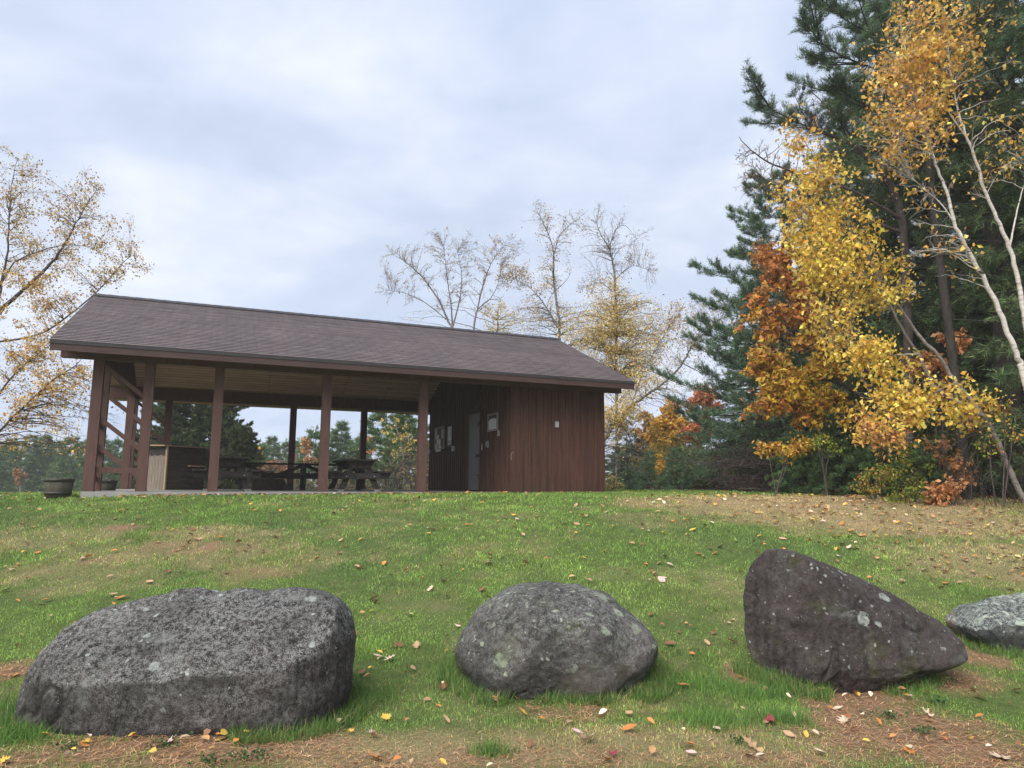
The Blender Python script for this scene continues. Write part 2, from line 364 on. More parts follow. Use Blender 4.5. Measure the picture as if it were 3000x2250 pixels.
M['grey'] = surf('galvanised_steel', (.38, .385, .40), (.5, .505, .52), 16., .38, (1, 1, 1), .05, .002, 6, .5, .5)
M['paper'] = surf('white_paper', (.66, .67, .70), (.76, .77, .79), 5., .7, (1, 1, 1), .05)
M['oldpaper'] = surf('faded_paper', (.40, .39, .37), (.60, .58, .55), 12., .8, (1, 1, 1), .1)
M['ink'] = surf('grey_ink', (.16, .17, .19), (.2, .21, .23), 9., .7, (1, 1, 1), 0)
M['cork'] = surf('cork', (.135, .075, .055), (.19, .11, .08), 30., .9, (1, 1, 1), .2)
M['tanframe'] = surf('tan_frame', (.27, .22, .19), (.36, .30, .26), 8., .6, (1, 1, 1), .1)
M['glazing'] = surf('acrylic_sheet', (.55, .58, .62), (.62, .65, .69), 1.2, .12, (1, 1, 1), 0, .001, 4, .5)
# shingles
m, t, b, _ = nt('asphalt_shingles'); n = N(t)
v = n.coord((1, 1.0945, 0)); v.node.inputs['Location'].default_value = (0, .816*1.0945+.003, 0); br = n.new('ShaderNodeTexBrick'); n.l(v, br.inputs['Vector'])
for k, q in (('Color1', (.150, .122, .122, 1)), ('Color2', (.105, .085, .086, 1)), ('Mortar', (.046, .038, .039, 1)), ('Scale', 1.), ('Mortar Size', .007), ('Mortar Smooth', .3), ('Bias', 0.), ('Brick Width', .30), ('Row Height', .1276)): br.inputs[k].default_value = q
br.offset = .42
v2 = n.coord(); c = n.mix(.8, br.outputs[0], n.ramp(n.noise(v2, .55, 5, .6), [(.3, (.80, .80, .83)), (.7, (1.15, 1.13, 1.12))]), 'MULTIPLY')
c = n.mix(.75, c, n.ramp(n.noise(n.coord((5., .45, .45)), 1.1, 5, .65), [(.3, (.78, .78, .8)), (.7, (1.18, 1.17, 1.15))]), 'MULTIPLY')
c = n.mix(.5, c, n.ramp(n.noise(v2, 60., 3), [(.25, (.7, .7, .7)), (.75, (1.35, 1.33, 1.33))]), 'MULTIPLY')
n.l(c, b.inputs['Base Color']); b.inputs['Roughness'].default_value = .82; b.inputs['Specular IOR Level'].default_value = .35
n.bump(n.noise(v2, 140., 3), .5, .004, b); M['shingle'] = m
# ceiling planks: board joints every 14 cm
m, t, b, _ = nt('ceiling_planks'); n = N(t)
v = n.coord((1, 1.094, 0)); br = n.new('ShaderNodeTexBrick'); n.l(v, br.inputs['Vector']); br.offset = .37
for k, q in (('Color1', (.70, .47, .35, 1)), ('Color2', (.57, .37, .27, 1)), ('Mortar', (.05, .036, .03, 1)), ('Scale', 1.), ('Mortar Size', .006), ('Mortar Smooth', .2), ('Bias', .1), ('Brick Width', 3.6), ('Row Height', .14)): br.inputs[k].default_value = q
v2 = n.coord((.6, 7, 7)); n.l(n.mix(.7, br.outputs[0], n.ramp(n.noise(v2, 2.2, 5, .65), [(.3, (.62, .60, .60)), (.7, (1.2, 1.18, 1.15))]), 'MULTIPLY'), b.inputs['Base Color']); b.inputs['Roughness'].default_value = .8
M['ceiling'] = m
# bark
def bark(name, c1, c2, scale=7., stretch=(1, 1, .35), bump=.7): return surf(name, c1, c2, scale, .9, stretch, bump, .02, 4., .15)
M['bark_grey'] = bark('grey_bark', (.11, .10, .094), (.235, .218, .205))
M['bark_dark'] = bark('dark_bark', (.028, .024, .022), (.075, .066, .06))
M['bark_twig'] = bark('brown_twigs', (.055, .042, .038), (.12, .10, .095))
m, t, b, _ = nt('birch_bark'); n = N(t)
v = n.coord((1, 1, 5.5)); f = n.noise(v, 3.4, 4, .6); g = n.noise(n.coord((1, 1, .5)), 1.6, 4)
c = n.ramp(f, [(.33, (.035, .03, .028)), (.385, (.42, .38, .34)), (.62, (.62, .58, .53))]); c = n.mix(n.ramp(g, [(.58, 0.), (.72, .75)]), c, (.11, .085, .07))
n.l(c, b.inputs['Base Color']); b.inputs['Roughness'].default_value = .7; n.bump(f, .3, .01, b); M['birch'] = m
m, t, b, _ = nt('shaded_birch_bark'); n = N(t)  # birch bark made greyer and darker, the shade on the trunk put into its colour
v = n.coord((1, 1, 5.5)); f = n.noise(v, 3.4, 4, .6); g = n.noise(n.coord((1, 1, .5)), 1.6, 4)
c = n.ramp(f, [(.33, (.04, .034, .03)), (.40, (.2, .175, .155)), (.62, (.34, .305, .27))]); c = n.mix(n.ramp(g, [(.45, 0.), (.62, .8)]), c, (.10, .08, .068))
n.l(c, b.inputs['Base Color']); b.inputs['Roughness'].default_value = .75; n.bump(f, .4, .01, b); M['birch_shaded'] = m
M['leaf'] = leafmat('autumn_leaf', .38, .55)
M['needle'] = leafmat('pine_needle', .18, .5, .2, .3)
M['blade'] = leafmat('grass_blade', .3, .55, .12)
M['litter'] = leafmat('dry_leaf', .12, .75, .22)
# ================================================================== ground
def ell(px, py, rx, ry, s=1.):
    "a patch of the lawn, read off the photograph and laid on the ground in metres"
    c = G(px, py); a = G(px, py-ry); b_ = G(px, min(py+ry, 2400)); return (c[0], c[1], rx*c[1]/FPX, max(.12, abs(a[1]-b_[1])/2), s)
SOIL = [ell(*e) for e in [(520, 2195, 420, 60, 1.), (180, 2235, 230, 45, .7), (1120, 2235, 330, 40, .5), (1560, 2225, 300, 45, .42), (2650, 2150, 330, 90, .95), (2880, 2200, 260, 75, .8), (2520, 2060, 170, 50, .9), (2190, 1985, 45, 40, .9),
        (1660, 2085, 130, 35, .6), (2860, 1925, 90, 40, .9), (40, 1965, 85, 32, .9), (370, 1548, 60, 11, .9), (540, 1605, 130, 22, .75), (730, 1600, 60, 12, .6), (300, 1645, 70, 14, .5), (760, 1680, 110, 20, .5), (2250, 2240, 260, 45, .5), (900, 2180, 130, 40, .5), (2760, 1985, 120, 45, .8)]]
DRY = [ell(*e) for e in [(2450, 1475, 560, 26, .85), (2750, 1530, 480, 45, .8), (2880, 1640, 330, 75, .55), (2050, 1475, 260, 18, .6), (1980, 1520, 260, 25, .35), (250, 1690, 330, 70, .34), (640, 1640, 400, 60, .36), (150, 1570, 260, 40, .25), (1260, 1620, 240, 40, .25), (1100, 2200, 420, 70, .7), (1700, 2190, 500, 70, .55), (620, 1560, 200, 20, .4), (2150, 2180, 350, 70, .5), (1950, 1700, 300, 50, .18)]]
def zone(lst, x, y):
    o = np.zeros_like(x)
    for cx, cy_, rx, ry, s in lst:
        d = ((x-cx)/rx)**2+((y-cy_)/ry)**2; o = np.maximum(o, s*(1-ss(d, .15, 1.6)))
    return o
def forest(x, y):
    "floor of the woods: beyond the edge of the lawn"
    ex = np.interp(y, [8, 11, 13, 15, 17, 20, 24, 30], [10.6, 9.6, 9.4, 9.2, 9.0, 7.9, 6.6, 5.2]); return ss(x-ex+.35*noise2(x, y, 1.1, 9, 2), -.25, .5)
def soil(x, y): return np.clip(zone(SOIL, x, y)*(1+1.1*noise2(x, y, 3.2, 21)+.7*noise2(x, y, 9., 22)), 0, 1)
def dry(x, y): return np.clip(zone(DRY, x, y)+.36*noise2(x, y, .9, 33)+.34*noise2(x, y, 3.1, 35)+.2*noise2(x, y, 9., 37)-.02, 0, 1)
def axis(lo, hi, step, far):
    a = list(np.arange(lo, hi+1e-6, step)); s = step
    while a[-1] < far: s *= 1.22; a.append(a[-1]+s)
    s = step
    while a[0] > -far: s *= 1.22; a.insert(0, a[0]-s)
    return np.array(a)
gx = axis(-13, 14, .13, 1500); gy = axis(2.5, 30, .13, 1500)
X, Y = np.meshgrid(gx, gy); x, y = X.ravel(), Y.ravel(); nx, ny = len(gx), len(gy)
i = (np.arange(ny-1)[:, None]*nx+np.arange(nx-1)[None, :]).ravel()
m, t, b, _ = nt('lawn_soil'); n = N(t); v = n.coord()
fine = n.noise(v, 38., 5, .65); mid = n.noise(v, 5., 5, .6)
under = n.mix(n.attr('dry', 'Fac'), n.ramp(fine, [(.3, (.05, .075, .022)), (.7, (.115, .155, .048))]), n.ramp(fine, [(.3, (.19, .135, .072)), (.7, (.40, .30, .175))]))
dirt = n.ramp(n.math('ADD', n.math('MULTIPLY', fine, .6), n.math('MULTIPLY', mid, .4)), [(.3, (.13, .077, .046)), (.52, (.225, .14, .085)), (.75, (.31, .205, .13))])
floor_ = n.ramp(n.math('ADD', n.math('MULTIPLY', fine, .65), n.math('MULTIPLY', mid, .35)), [(.3, (.05, .028, .018)), (.5, (.15, .07, .04)), (.7, (.25, .13, .075))])
c = n.mix(n.attr('soil', 'Fac'), under, dirt); c = n.mix(n.attr('woods', 'Fac'), c, floor_)
n.l(c, b.inputs['Base Color']); b.inputs['Roughness'].default_value = .95; b.inputs['Specular IOR Level'].default_value = .1; n.bump(fine, .8, .025, b)
go = link('ground', np_mesh('ground', np.stack([x, y, ground(x, y)], 1), [np.stack([i, i+1, i+nx+1, i+nx], 1)], m, smooth=True,
          fl=dict(soil=soil(x, y), dry=dry(x, y), woods=forest(x, y))))
tag(go, kind='structure')
# ================================================================== boulders
def rockmat(name, dark, midc, pale, lich, top=.5, lichsize=9., lamt=.5, moss=0., streak=.0, grain=26., warm=None, speck=.55):
    m, t, b, _ = nt(name); n = N(t); v = n.coord()
    big = n.noise(v, 2.2, 5, .6); gr = n.noise(v, grain, 6, .7); fi = n.noise(v, grain*4.2, 4, .7)
    c = n.ramp(n.math('ADD', n.math('MULTIPLY', big, .5), n.math('MULTIPLY', gr, .5)), [(.34, dark), (.6, midc)])
    if warm: c = n.mix(n.ramp(n.noise(v, 1.3, 4, .5, .6), [(.5, 0.), (.66, .85)]), c, warm)
    if streak:
        st = n.noise(n.coord((9, 9, .7)), 2.0, 5, .6); c = n.mix(n.ramp(st, [(.5, 0.), (.62, streak)]), c, tuple(q*.4 for q in dark))
    ge = n.new('ShaderNodeNewGeometry'); sx = n.new('ShaderNodeSeparateXYZ'); n.l(ge.outputs['Normal'], sx.inputs[0])
    up = n.math('MULTIPLY', n.math('ADD', n.math('MULTIPLY', sx.outputs[2], .85), n.math('MULTIPLY', big, .55)), 1.)   # crusts grow on the upper, open faces
    sp_ = n.math('MULTIPLY', n.ramp(n.math('ADD', n.math('MULTIPLY', gr, .45), n.math('MULTIPLY', fi, .55)), [(.47, 0.), (.54, 1.)]), n.ramp(up, [(.2, .16), (.8, speck), (1.0, speck)]))
    sp_ = n.math('MULTIPLY', sp_, n.ramp(n.noise(v, 1.7, 4, .6, .4), [(.34, .5), (.58, 1.)]))
    c = n.mix(n.math('MULTIPLY', n.ramp(n.noise(v, 3.6, 6, .7, .3), [(.55, 0.), (.66, .26)]), n.ramp(up, [(.1, .35), (.7, 1.)])), c, tuple(q*.62 for q in lich))
    c = n.mix(sp_, c, pale)
    dv = n.new('ShaderNodeVectorMath', operation='ADD'); ns = n.new('ShaderNodeTexNoise'); ns.inputs['Scale'].default_value = 11.; ns.inputs['Detail'].default_value = 4.
    n.l(v, ns.inputs[0]); vm = n.new('ShaderNodeVectorMath', operation='SCALE'); vm.inputs['Scale'].default_value = .09; n.l(ns.outputs['Color'], vm.inputs[0]); n.l(v, dv.inputs[0]); n.l(vm.outputs[0], dv.inputs[1])
    for ls, la, pw in ((lichsize, lamt, 5.), (lichsize*2.7, lamt*.8, 5.), (lichsize*6., lamt*.72, 3.6)):
        vo = n.new('ShaderNodeTexVoronoi', feature='F1'); n.l(dv.outputs[0], vo.inputs['Vector']); vo.inputs['Scale'].default_value = ls
        sc3 = n.new('ShaderNodeSeparateColor'); n.l(vo.outputs['Color'], sc3.inputs[0])
        rad = n.math('MULTIPLY', n.math('MULTIPLY', n.math('POWER', sc3.outputs[0], pw), la), n.ramp(up, [(.1, .35), (.6, 1.), (1., 1.)]))
        patch = n.math('ADD', n.math('SUBTRACT', rad, vo.outputs['Distance']), n.math('MULTIPLY', n.math('SUBTRACT', fi, .5), .22))
        pm = n.ramp(patch, [(.0, 0.), (.06, 1.)]); pm = n.math('MULTIPLY', pm, n.ramp(gr, [(.36, .25), (.55, .95)]))
        c = n.mix(pm, c, n.mix(sc3.outputs[1], lich, tuple(q*.72 for q in lich)))
    if moss: c = n.mix(n.math('MULTIPLY', n.ramp(n.noise(v, 3.1, 5, .6), [(.56, 0.), (.66, moss)]), n.ramp(sx.outputs[2], [(.0, 1.), (.5, .25)])), c, (.085, .095, .025))
    n.l(c, b.inputs['Base Color']); b.inputs['Roughness'].default_value = .88; b.inputs['Specular IOR Level'].default_value = .25
    n.bump(n.math('ADD', n.math('MULTIPLY', gr, .7), n.math('ADD', n.math('MULTIPLY', fi, .45), n.math('MULTIPLY', pm, .25))), 1., .035, b); return m
import bmesh
def boulder(outline, Y0, D, cuts, mat, label, seed, cen=None, nexp=2.5, rough=.035, shrink=.965):
    o2 = np.array([P(px, py, Y0) for px, py in outline]); c = o2.mean(0) if cen is None else P(cen[0], cen[1], Y0)
    rel = (o2-c)*shrink; th = np.arctan2(rel[:, 2], rel[:, 0]); rr = np.hypot(rel[:, 0], rel[:, 2]); k = np.argsort(th); th, rr = th[k], rr[k]
    th = np.concatenate([th-2*np.pi, th, th+2*np.pi]); rr = np.concatenate([rr, rr, rr])
    bm = bmesh.new(); bmesh.ops.create_icosphere(bm, subdivisions=7 if Y0 < 6.5 else 6, radius=1)
    d = np.array([q.co[:] for q in bm.verts]); fa = np.array([[q.index for q in f_.verts] for f_ in bm.faces]); bm.free()
    s = np.hypot(d[:, 0], d[:, 2]); a = np.arctan2(d[:, 2], d[:, 0]); kk = (s**nexp+np.abs(d[:, 1])**nexp)**(-1/nexp)
    # the outline is rounded where it has few points
    tt = np.linspace(-np.pi, np.pi, 721); Rr = np.interp(tt, th, rr); ker = np.hanning(13); ker /= ker.sum(); Rr = np.convolve(np.concatenate([Rr[-30:], Rr, Rr[:30]]), ker, 'same')[30:-30]
    Ra = np.interp(a, tt, Rr); dep = np.where(d[:, 1] < 0, D[0], D[1])
    p = np.stack([Ra*np.cos(a)*s*kk, dep*d[:, 1]*kk, Ra*np.sin(a)*s*kk], 1)
    for nrm, dist, soft in cuts:
        nv = np.array(nrm, float); nv /= np.linalg.norm(nv); e = p@nv-dist+.045*fbm(p*1.9+dist, 3, seed+77); e = np.where(e > 0, e, 0); p = p-nv*(e*soft)[:, None]
    nr = d*np.array([1, 1.2, 1]); nr /= np.linalg.norm(nr, axis=1)[:, None]; sz = rr.mean()
    p = p+nr*(rough*sz*2.0*fbm(p*2.3/sz, 3, seed)+rough*sz*.8*fbm(p*7/sz, 4, seed+9)-.028*sz*np.clip(1-np.abs(fbm(p*1.25/sz+9., 3, seed+40))/.035, 0, 1)*ss(fbm(p*.9/sz, 2, seed+45), -.1, .25)+rough*sz*.22*fbm(p*34/sz, 3, seed+19))[:, None]
    g = float(ground(c[0], c[1])); base = np.array([c[0], c[1], g]); o = link('boulder', np_mesh('boulder', p+c-base, [fa], mat, smooth=True)); o.location = base
    return tag(o, label, 'boulder', 'boulders along the foot of the lawn')
RK = [rockmat('grey_granite', (.020, .0185, .0172), (.074, .067, .060), (.34, .335, .32), (.52, .56, .52), lichsize=8., lamt=.42, streak=.7, speck=.85, grain=31., warm=(.05, .036, .036)),
      rockmat('pale_granite', (.022, .0212, .0205), (.098, .093, .086), (.28, .28, .265), (.40, .45, .34), lichsize=7.5, lamt=.66, moss=.5, warm=(.15, .125, .115), speck=.75),
      rockmat('purple_brown_rock', (.026, .0205, .0198), (.084, .066, .061), (.19, .18, .175), (.44, .48, .43), lichsize=7.5, lamt=.47, moss=.6, warm=(.085, .068, .064), speck=.2, streak=.5),
      rockmat('lichen_covered_rock', (.02, .021, .023), (.09, .092, .096), (.42, .46, .41), (.48, .54, .45), lichsize=6., lamt=.9, warm=(.2, .13, .1), speck=.95)]
boulder([(68, 2075), (76, 2150), (106, 1977), (117, 1934), (157, 1880), (244, 1812), (326, 1766), (450, 1739), (624, 1737), (760, 1730), (890, 1720), (955, 1728), (998, 1755), (1031, 1809), (1050, 1869), (1047, 1961), (1036, 2043), (1010, 2110), (760, 2160), (543, 2190), (326, 2200), (180, 2190)],
        5.15, (.56, .6), [((.03, -1, .06), .50, .75), ((-.03, -.66, .76), .36, .78), ((-.62, -.5, .5), .93, .6), ((.9, -.4, .1), 1.08, .5)], RK[0], 'long slab-like grey boulder speckled with pale lichen, widest of the row', 11, (560, 1950), 2.7, .023)
boulder([(1328, 1901), (1347, 1858), (1369, 1825), (1401, 1777), (1450, 1739), (1510, 1713), (1570, 1708), (1651, 1712), (1732, 1720), (1787, 1736), (1841, 1777), (1890, 1820), (1931, 1874), (1922, 1918), (1890, 1972), (1846, 2015), (1787, 2046), (1705, 2065), (1570, 2080), (1488, 2065), (1401, 2040), (1374, 1995), (1336, 1945)],
        5.9, (.6, .55), [((.1, -1, -.05), .52, .5), ((-.5, -.8, .35), .58, .6), ((.55, -.75, .4), .60, .6), ((0, -.55, .83), .50, .55)], RK[1], 'rounded egg-shaped grey boulder with greenish lichen patches on top', 23, (1630, 1890), 2.4, .030)
boulder([(2199, 1717), (2203, 1672), (2226, 1636), (2253, 1611), (2289, 1605), (2325, 1611), (2407, 1645), (2497, 1676), (2588, 1712), (2678, 1767), (2768, 1816), (2805, 1866), (2815, 1889), (2805, 1925), (2777, 1936), (2678, 1975), (2597, 2015), (2542, 2055), (2497, 2085), (2416, 2095), (2372, 2050), (2350, 2005), (2306, 1976), (2244, 1963), (2208, 1934), (2192, 1889), (2196, 1816)],
        5.95, (.5, .55), [((.15, -.93, .34), .34, .88), ((-.80, -.60, .12), .40, .92), ((.45, -.2, .87), .40, .5), ((.1, -.7, -.7), .47, .5)], RK[2], 'purplish brown boulder rising to a blunt peak, dotted with white lichen', 37, (2440, 1840), 2.6, .034)
boulder([(2791, 1825), (2814, 1803), (2882, 1771), (2949, 1753), (3010, 1746), (3110, 1750), (3190, 1790), (3225, 1860), (3200, 1940), (3100, 1990), (3000, 1990), (2935, 1955), (2896, 1925), (2870, 1890), (2814, 1862)],
        6.9, (.5, .5), [((-.2, -.9, -.35), .33, .8), ((-.1, -.4, .9), .34, .6)], RK[3], 'low boulder crusted almost white with lichen, cut off by the picture edge', 51, (3000, 1865), 2.4, .05)
# ================================================================== the pavilion
pv = empty('picnic_pavilion', PAV, PHI, 'long brown open-sided picnic pavilion with a gabled shingle roof and closed end room', 'pavilion')
BZ, L, DP = 2.572, 11.405, 6.996; X0, X1 = -.707, 11.846; EV, EZ, RZ = -.816, 2.765, 4.684; SLP = (RZ-EZ)/(DP/2-EV)
MB().box(-.105, 8.795, -.12, DP+.12, -.26, 0).build('foundation_slab', M['concrete'], pv)
def post(a, b, w=.185):
    o = MB().box(a-w/2, a+w/2, b-w/2, b+w/2, .045, BZ).build('post', M['stain'], pv)
    MB().box(a-w/2-.004, a+w/2+.004, b-w/2-.004, b+w/2+.004, 0, .045).build('base_block', M['stain'], o)
for a, b in [(0, 0), (.9, 0), (2.2, 0), (4.4, 0), (6.6, 0), (0, .92), (0, 6.08), (0, DP), (.9, DP), (2.2, DP), (4.4, DP), (6.6, DP)]: post(a, b)
for b, s in ((0, -1), (DP, 1)):
    MB().box(-.66, 11.93, b-.075, b+.075, BZ, BZ+.34).build('eave_beam', M['stain'], pv)
    for z0 in (.92, 1.45, 1.98, 2.5):
        MB().bar((.0, b, z0+.03), (.9, b, z0-.68), .085, .04).build('brace', M['stain'], pv)
    MB().box(.095, .805, b-.022, b+.022, .36, .46).build('rail', M['stain'], pv)
for z0 in (.92, 1.45, 1.98):
    MB().bar((0, .1, z0-.3), (0, .82, z0-.68), .085, .04, (1, 0, 0)).build('brace', M['stain'], pv)
# roof: stepped courses of shingle, fascia, drip edge, rake boards, plank ceiling below
cs = SLP/math.hypot(1, SLP); cc = 1/math.hypot(1, SLP); nvec = np.array([0, -cs, cc])
for sgn in (1, -1):
    rf = MB(); nC = 37; e = np.linspace(0, 1, nC+1)
    def rp(x, s, lift):
        yy = EV+(DP/2-EV)*s; zz = EZ+(RZ-EZ)*s+lift; return (x, yy if sgn > 0 else DP-yy, zz)
    rs = random.Random(5)
    for k in range(nC):
        l0 = .013+rs.uniform(-.002, .002)
        rf.poly([rp(X0-.02, e[k], l0), rp(X1+.02, e[k], l0), rp(X1+.02, e[k+1], .003), rp(X0-.02, e[k+1], .003), rp(X0-.02, e[k], -.004), rp(X1+.02, e[k], -.004)], [(0, 1, 2, 3), (4, 5, 1, 0)])
    ro = rf.build('roof_slope', M['shingle'], pv)
    y0 = EV if sgn > 0 else DP-EV; q = -1 if sgn > 0 else 1
    MB().box(X0-.012, X1+.012, min(y0+q*.012, y0-q*.03), max(y0+q*.012, y0-q*.03), EZ-.062, EZ-.008).build('drip_edge', M['drip'], pv)
    MB().box(X0, X1, min(y0, y0-q*.035), max(y0, y0-q*.035), EZ-.19, EZ-.064).build('fascia_board', M['trim'], pv)
    cel = MB(); u = EV+.04; vend = DP/2
    def cp(x, yy, dz): zz = EZ+(yy-EV)*SLP+dz; return (x, yy if sgn > 0 else DP-yy, zz)
    cel.poly([cp(X0+.03, u, -.20), cp(X1-.03, u, -.20), cp(X1-.03, vend, -.20), cp(X0+.03, vend, -.20), cp(X0+.03, u, -.025), cp(X1-.03, u, -.025), cp(X1-.03, vend, -.025), cp(X0+.03, vend, -.025)],
             [(0, 3, 2, 1), (4, 5, 6, 7), (0, 1, 5, 4), (1, 2, 6, 5), (3, 0, 4, 7)])
    cel.build('ceiling', M['ceiling'], pv)
    for xa, xb in ((X0-.005, X0+.03), (X1-.03, X1+.005)):
        MB().poly([cp(xa, EV+.036, -.205), cp(xb, EV+.036, -.205), cp(xb, DP/2, -.205), cp(xa, DP/2, -.205), cp(xa, EV+.036, -.006), cp(xb, EV+.036, -.006), cp(xb, DP/2, -.006), cp(xa, DP/2, -.006)],
                  [(0, 3, 2, 1), (4, 5, 6, 7), (0, 1, 5, 4), (1, 2, 6, 5), (2, 3, 7, 6), (3, 0, 4, 7)]).build('rake_board', M['trim'], pv)
rc = MB()
for k in range(42):
    xa = X0-.025+k*(X1-X0+.05)/42; xb = xa+(X1-X0+.05)/42+.02
    rc.poly([(xa, DP/2-.16, RZ-.16*SLP+.035), (xb, DP/2-.16, RZ-.16*SLP+.028), (xb, DP/2, RZ+.048), (xa, DP/2, RZ+.056), (xb, DP/2+.16, RZ-.16*SLP+.013), (xa, DP/2+.16, RZ-.16*SLP+.02)], [(0, 1, 2, 3), (3, 2, 4, 5)])
rc.build('ridge_cap', M['drip'], pv)
# gable ends and the closed room: boards with battens
def under(y): return EZ+(min(y, DP-y)-EV)*SLP-.203
def siding(name, along, fixed, s0, s1, z0, topf, out, step, bw, bt, skip=None, parent=None, mat=None):
    "a boarded wall: thin core plus raised battens; 'along' is the axis it runs on, out the side the battens stand on"
    mb = MB(); th = .03
    pts = np.linspace(s0, s1, max(2, int((s1-s0)/.5)+2))
    if along == 'y' and s0 < DP/2 < s1: pts = np.unique(np.append(pts, DP/2))
    holes = skip or []
    poly = [(s0, z0)]+([(h, z) for h, z in holes] if holes else [])+[(s1, z0)]+[(s, topf(s)) for s in pts[::-1]]
    a0, a1 = (fixed, fixed-out*th) if out > 0 else (fixed-out*th, fixed); mb.prism(poly, 'x' if along == 'y' else 'y', min(a0, a1), max(a0, a1))
    o = mb.build(name, mat or M['stain_wall'], parent or pv)
    bt_ = MB(); s = s0+step*.5; rs = random.Random(int(abs(s0)*100)+3)
    while s < s1-bw/2:
        zb = z0+.003
        for h0, h1, hz in ([(holes[0][0], holes[2][0], holes[1][1])] if holes else []):
            if h0-.06 < s < h1+.06: zb = hz+.06
        w2 = bw/2*rs.uniform(.9, 1.1); d = out*bt
        lo, hi = min(fixed+out*.0005, fixed+d), max(fixed+out*.0005, fixed+d)
        if along == 'y': bt_.box(lo, hi, s-w2, s+w2, zb, topf(s)-.02)
        else: bt_.box(s-w2, s+w2, lo, hi, zb, topf(s)-.02)
        s += step*rs.uniform(.93, 1.07)
    bt_.build('batten', mat or M['stain_wall'], o); return o
siding('gable_wall', 'y', 0, .08, DP-.08, BZ+.02, under, 1, .2, .05, .02, mat=M['stain'])
MB().box(-.05, .05, .08, DP-.08, BZ-.0, BZ+.018).build('tie_beam', M['stain'], pv)
D0, D1 = 1.97, 2.87
siding('siding_wall', 'y', 8.8, .033, DP-.033, .0, under, -1, .185, .075, .045, [(D0-.07, .0), (D0-.07, 2.16), (D1+.07, 2.16), (D1+.07, .0)])
siding('siding_wall', 'x', 0, 8.8, L, -.035, lambda s: BZ, -1, .205, .07, .03)
siding('siding_wall', 'x', DP, 8.8, L, -.035, lambda s: BZ, 1, .247, .085, .02)
siding('siding_wall', 'y', L, .033, DP-.033, -.035, under, 1, .247, .085, .02)
MB().box(8.795, 8.87, -.028, .028, -.03, BZ).build('corner_board', M['stain_wall'], pv); MB().box(L-.09, L+.025, -.024, .03, -.03, BZ).build('corner_board', M['stain_wall'], pv)
MB().box(8.72, 8.80, D0-.07, D0-.012, .0, 2.16).box(8.72, 8.80, D1+.012, D1+.07, .0, 2.16).box(8.72, 8.80, D0-.012, D1+.012, 2.115, 2.16).build('door_frame', M['stain_wall'], pv)
dr = MB().box(8.745, 8.79, D0-.01, D1+.01, .035, 2.113).build('door', M['door'], pv)
MB().box(8.728, 8.745, D0+.0, D0+.17, 1.74, 1.86).build('hasp', M['black'], dr)
hd = MB(); hd.box(8.73, 8.745, D0+.06, D0+.13, .91, .99); hd.tube([(8.72, D0+.03, .91), (8.69, D0+.16, .99)], .014, .014, 6); hd.tube([(8.72, D0+.03, .99), (8.69, D0+.16, .91)], .012, .012, 6); hd.build('handle', M['black'], dr)
bo = MB(); bo.box(8.728, 8.745, D0+.01, D0+.18, .41, .45).box(8.722, 8.745, D0+.03, D0+.11, .33, .37); bo.build('bolt', M['black'], dr)
# ------------------------------------------------------------------ fixtures on the room's walls
def onwall(name, b, z, label, cat, group=None): return empty(name, W(8.8-.046, b, z), PHI, label, cat, group)   # local -x faces the tables
nb = onwall('notice_board', 5.61, 1.63, 'cork notice board in a tan frame with curling papers pinned on it', 'notice board')
MB().box(-.02, 0, -.46, .46, -.31, .31).build('cork_panel', M['cork'], nb)
MB().box(-.035, 0, -.50, -.46, -.35, .35).box(-.035, 0, .46, .50, -.35, .35).box(-.035, 0, -.46, .46, .31, .35).box(-.035, 0, -.46, .46, -.35, -.31).build('frame', M['tanframe'], nb)
for k, (y0, y1, z0, z1, mt) in enumerate([(.30, .44, -.02, .29, 'oldpaper'), (-.40, -.20, -.03, .28, 'oldpaper'), (.08, .24, .0, .10, 'paper'), (.10, .28, -.16, .0, 'paper'), (-.12, .06, -.24, -.04, 'paper'), (.16, .42, -.33, -.17, 'oldpaper'), (.12, .36, -.42, -.30, 'paper'), (-.18, .07, -.42, -.25, 'paper')]):
    MB().poly([(-.022-.002*k, y0, z0), (-.03-.01*(k > 4), (y0+y1)/2, z0-.005), (-.022-.002*k, y1, z0+.01), (-.022, y1, z1), (-.026, (y0+y1)/2, z1+.012), (-.022, y0, z1-.005)], [(0, 1, 4, 5), (1, 2, 3, 4)]).build('paper', M[mt], nb)
wn = onwall('notice', 4.59, 1.635, 'narrow white notice in a black frame between cork board and steel door', 'notice')
MB().box(-.012, 0, -.215, .215, -.285, .285).build('sheet', M['paper'], wn)
MB().box(-.03, 0, -.24, -.215, -.32, .31).box(-.03, 0, .215, .24, -.32, .31).box(-.03, 0, -.215, .215, .285, .31).box(-.03, 0, -.215, .215, -.32, -.285).build('frame', M['black'], wn)
ln = MB()
for k in range(8): ln.box(-.0145, -.0125, -.16, .09-.03*(k % 3), .20-.035*k, .207-.035*k)
ln.prism([(.18, -.12), (.0, -.19), (-.17, -.11), (-.17, -.14), (.0, -.235), (.18, -.155)], 'x', -.0145, -.0125)
ln.prism([(.2, -.25), (.08, -.275), (-.05, -.24), (-.2, -.27), (-.2, -.282), (.2, -.282)], 'x', -.0145, -.0125); ln.build('printing', M['ink'], wn)
fp = onwall('display_frame', 1.015, 1.765, 'brown framed panel with a blank white sheet near the front corner', 'display frame')
MB().box(-.014, 0, -.30, .30, -.19, .19).build('backing', M['black'], fp)
MB().prism([(-.29, -.18), (.29, -.18), (.29, .055), (.2, .09), (.0, .105), (-.2, .085), (-.29, .05)], 'x', -.0175, -.0145).build('sheet', M['paper'], fp)
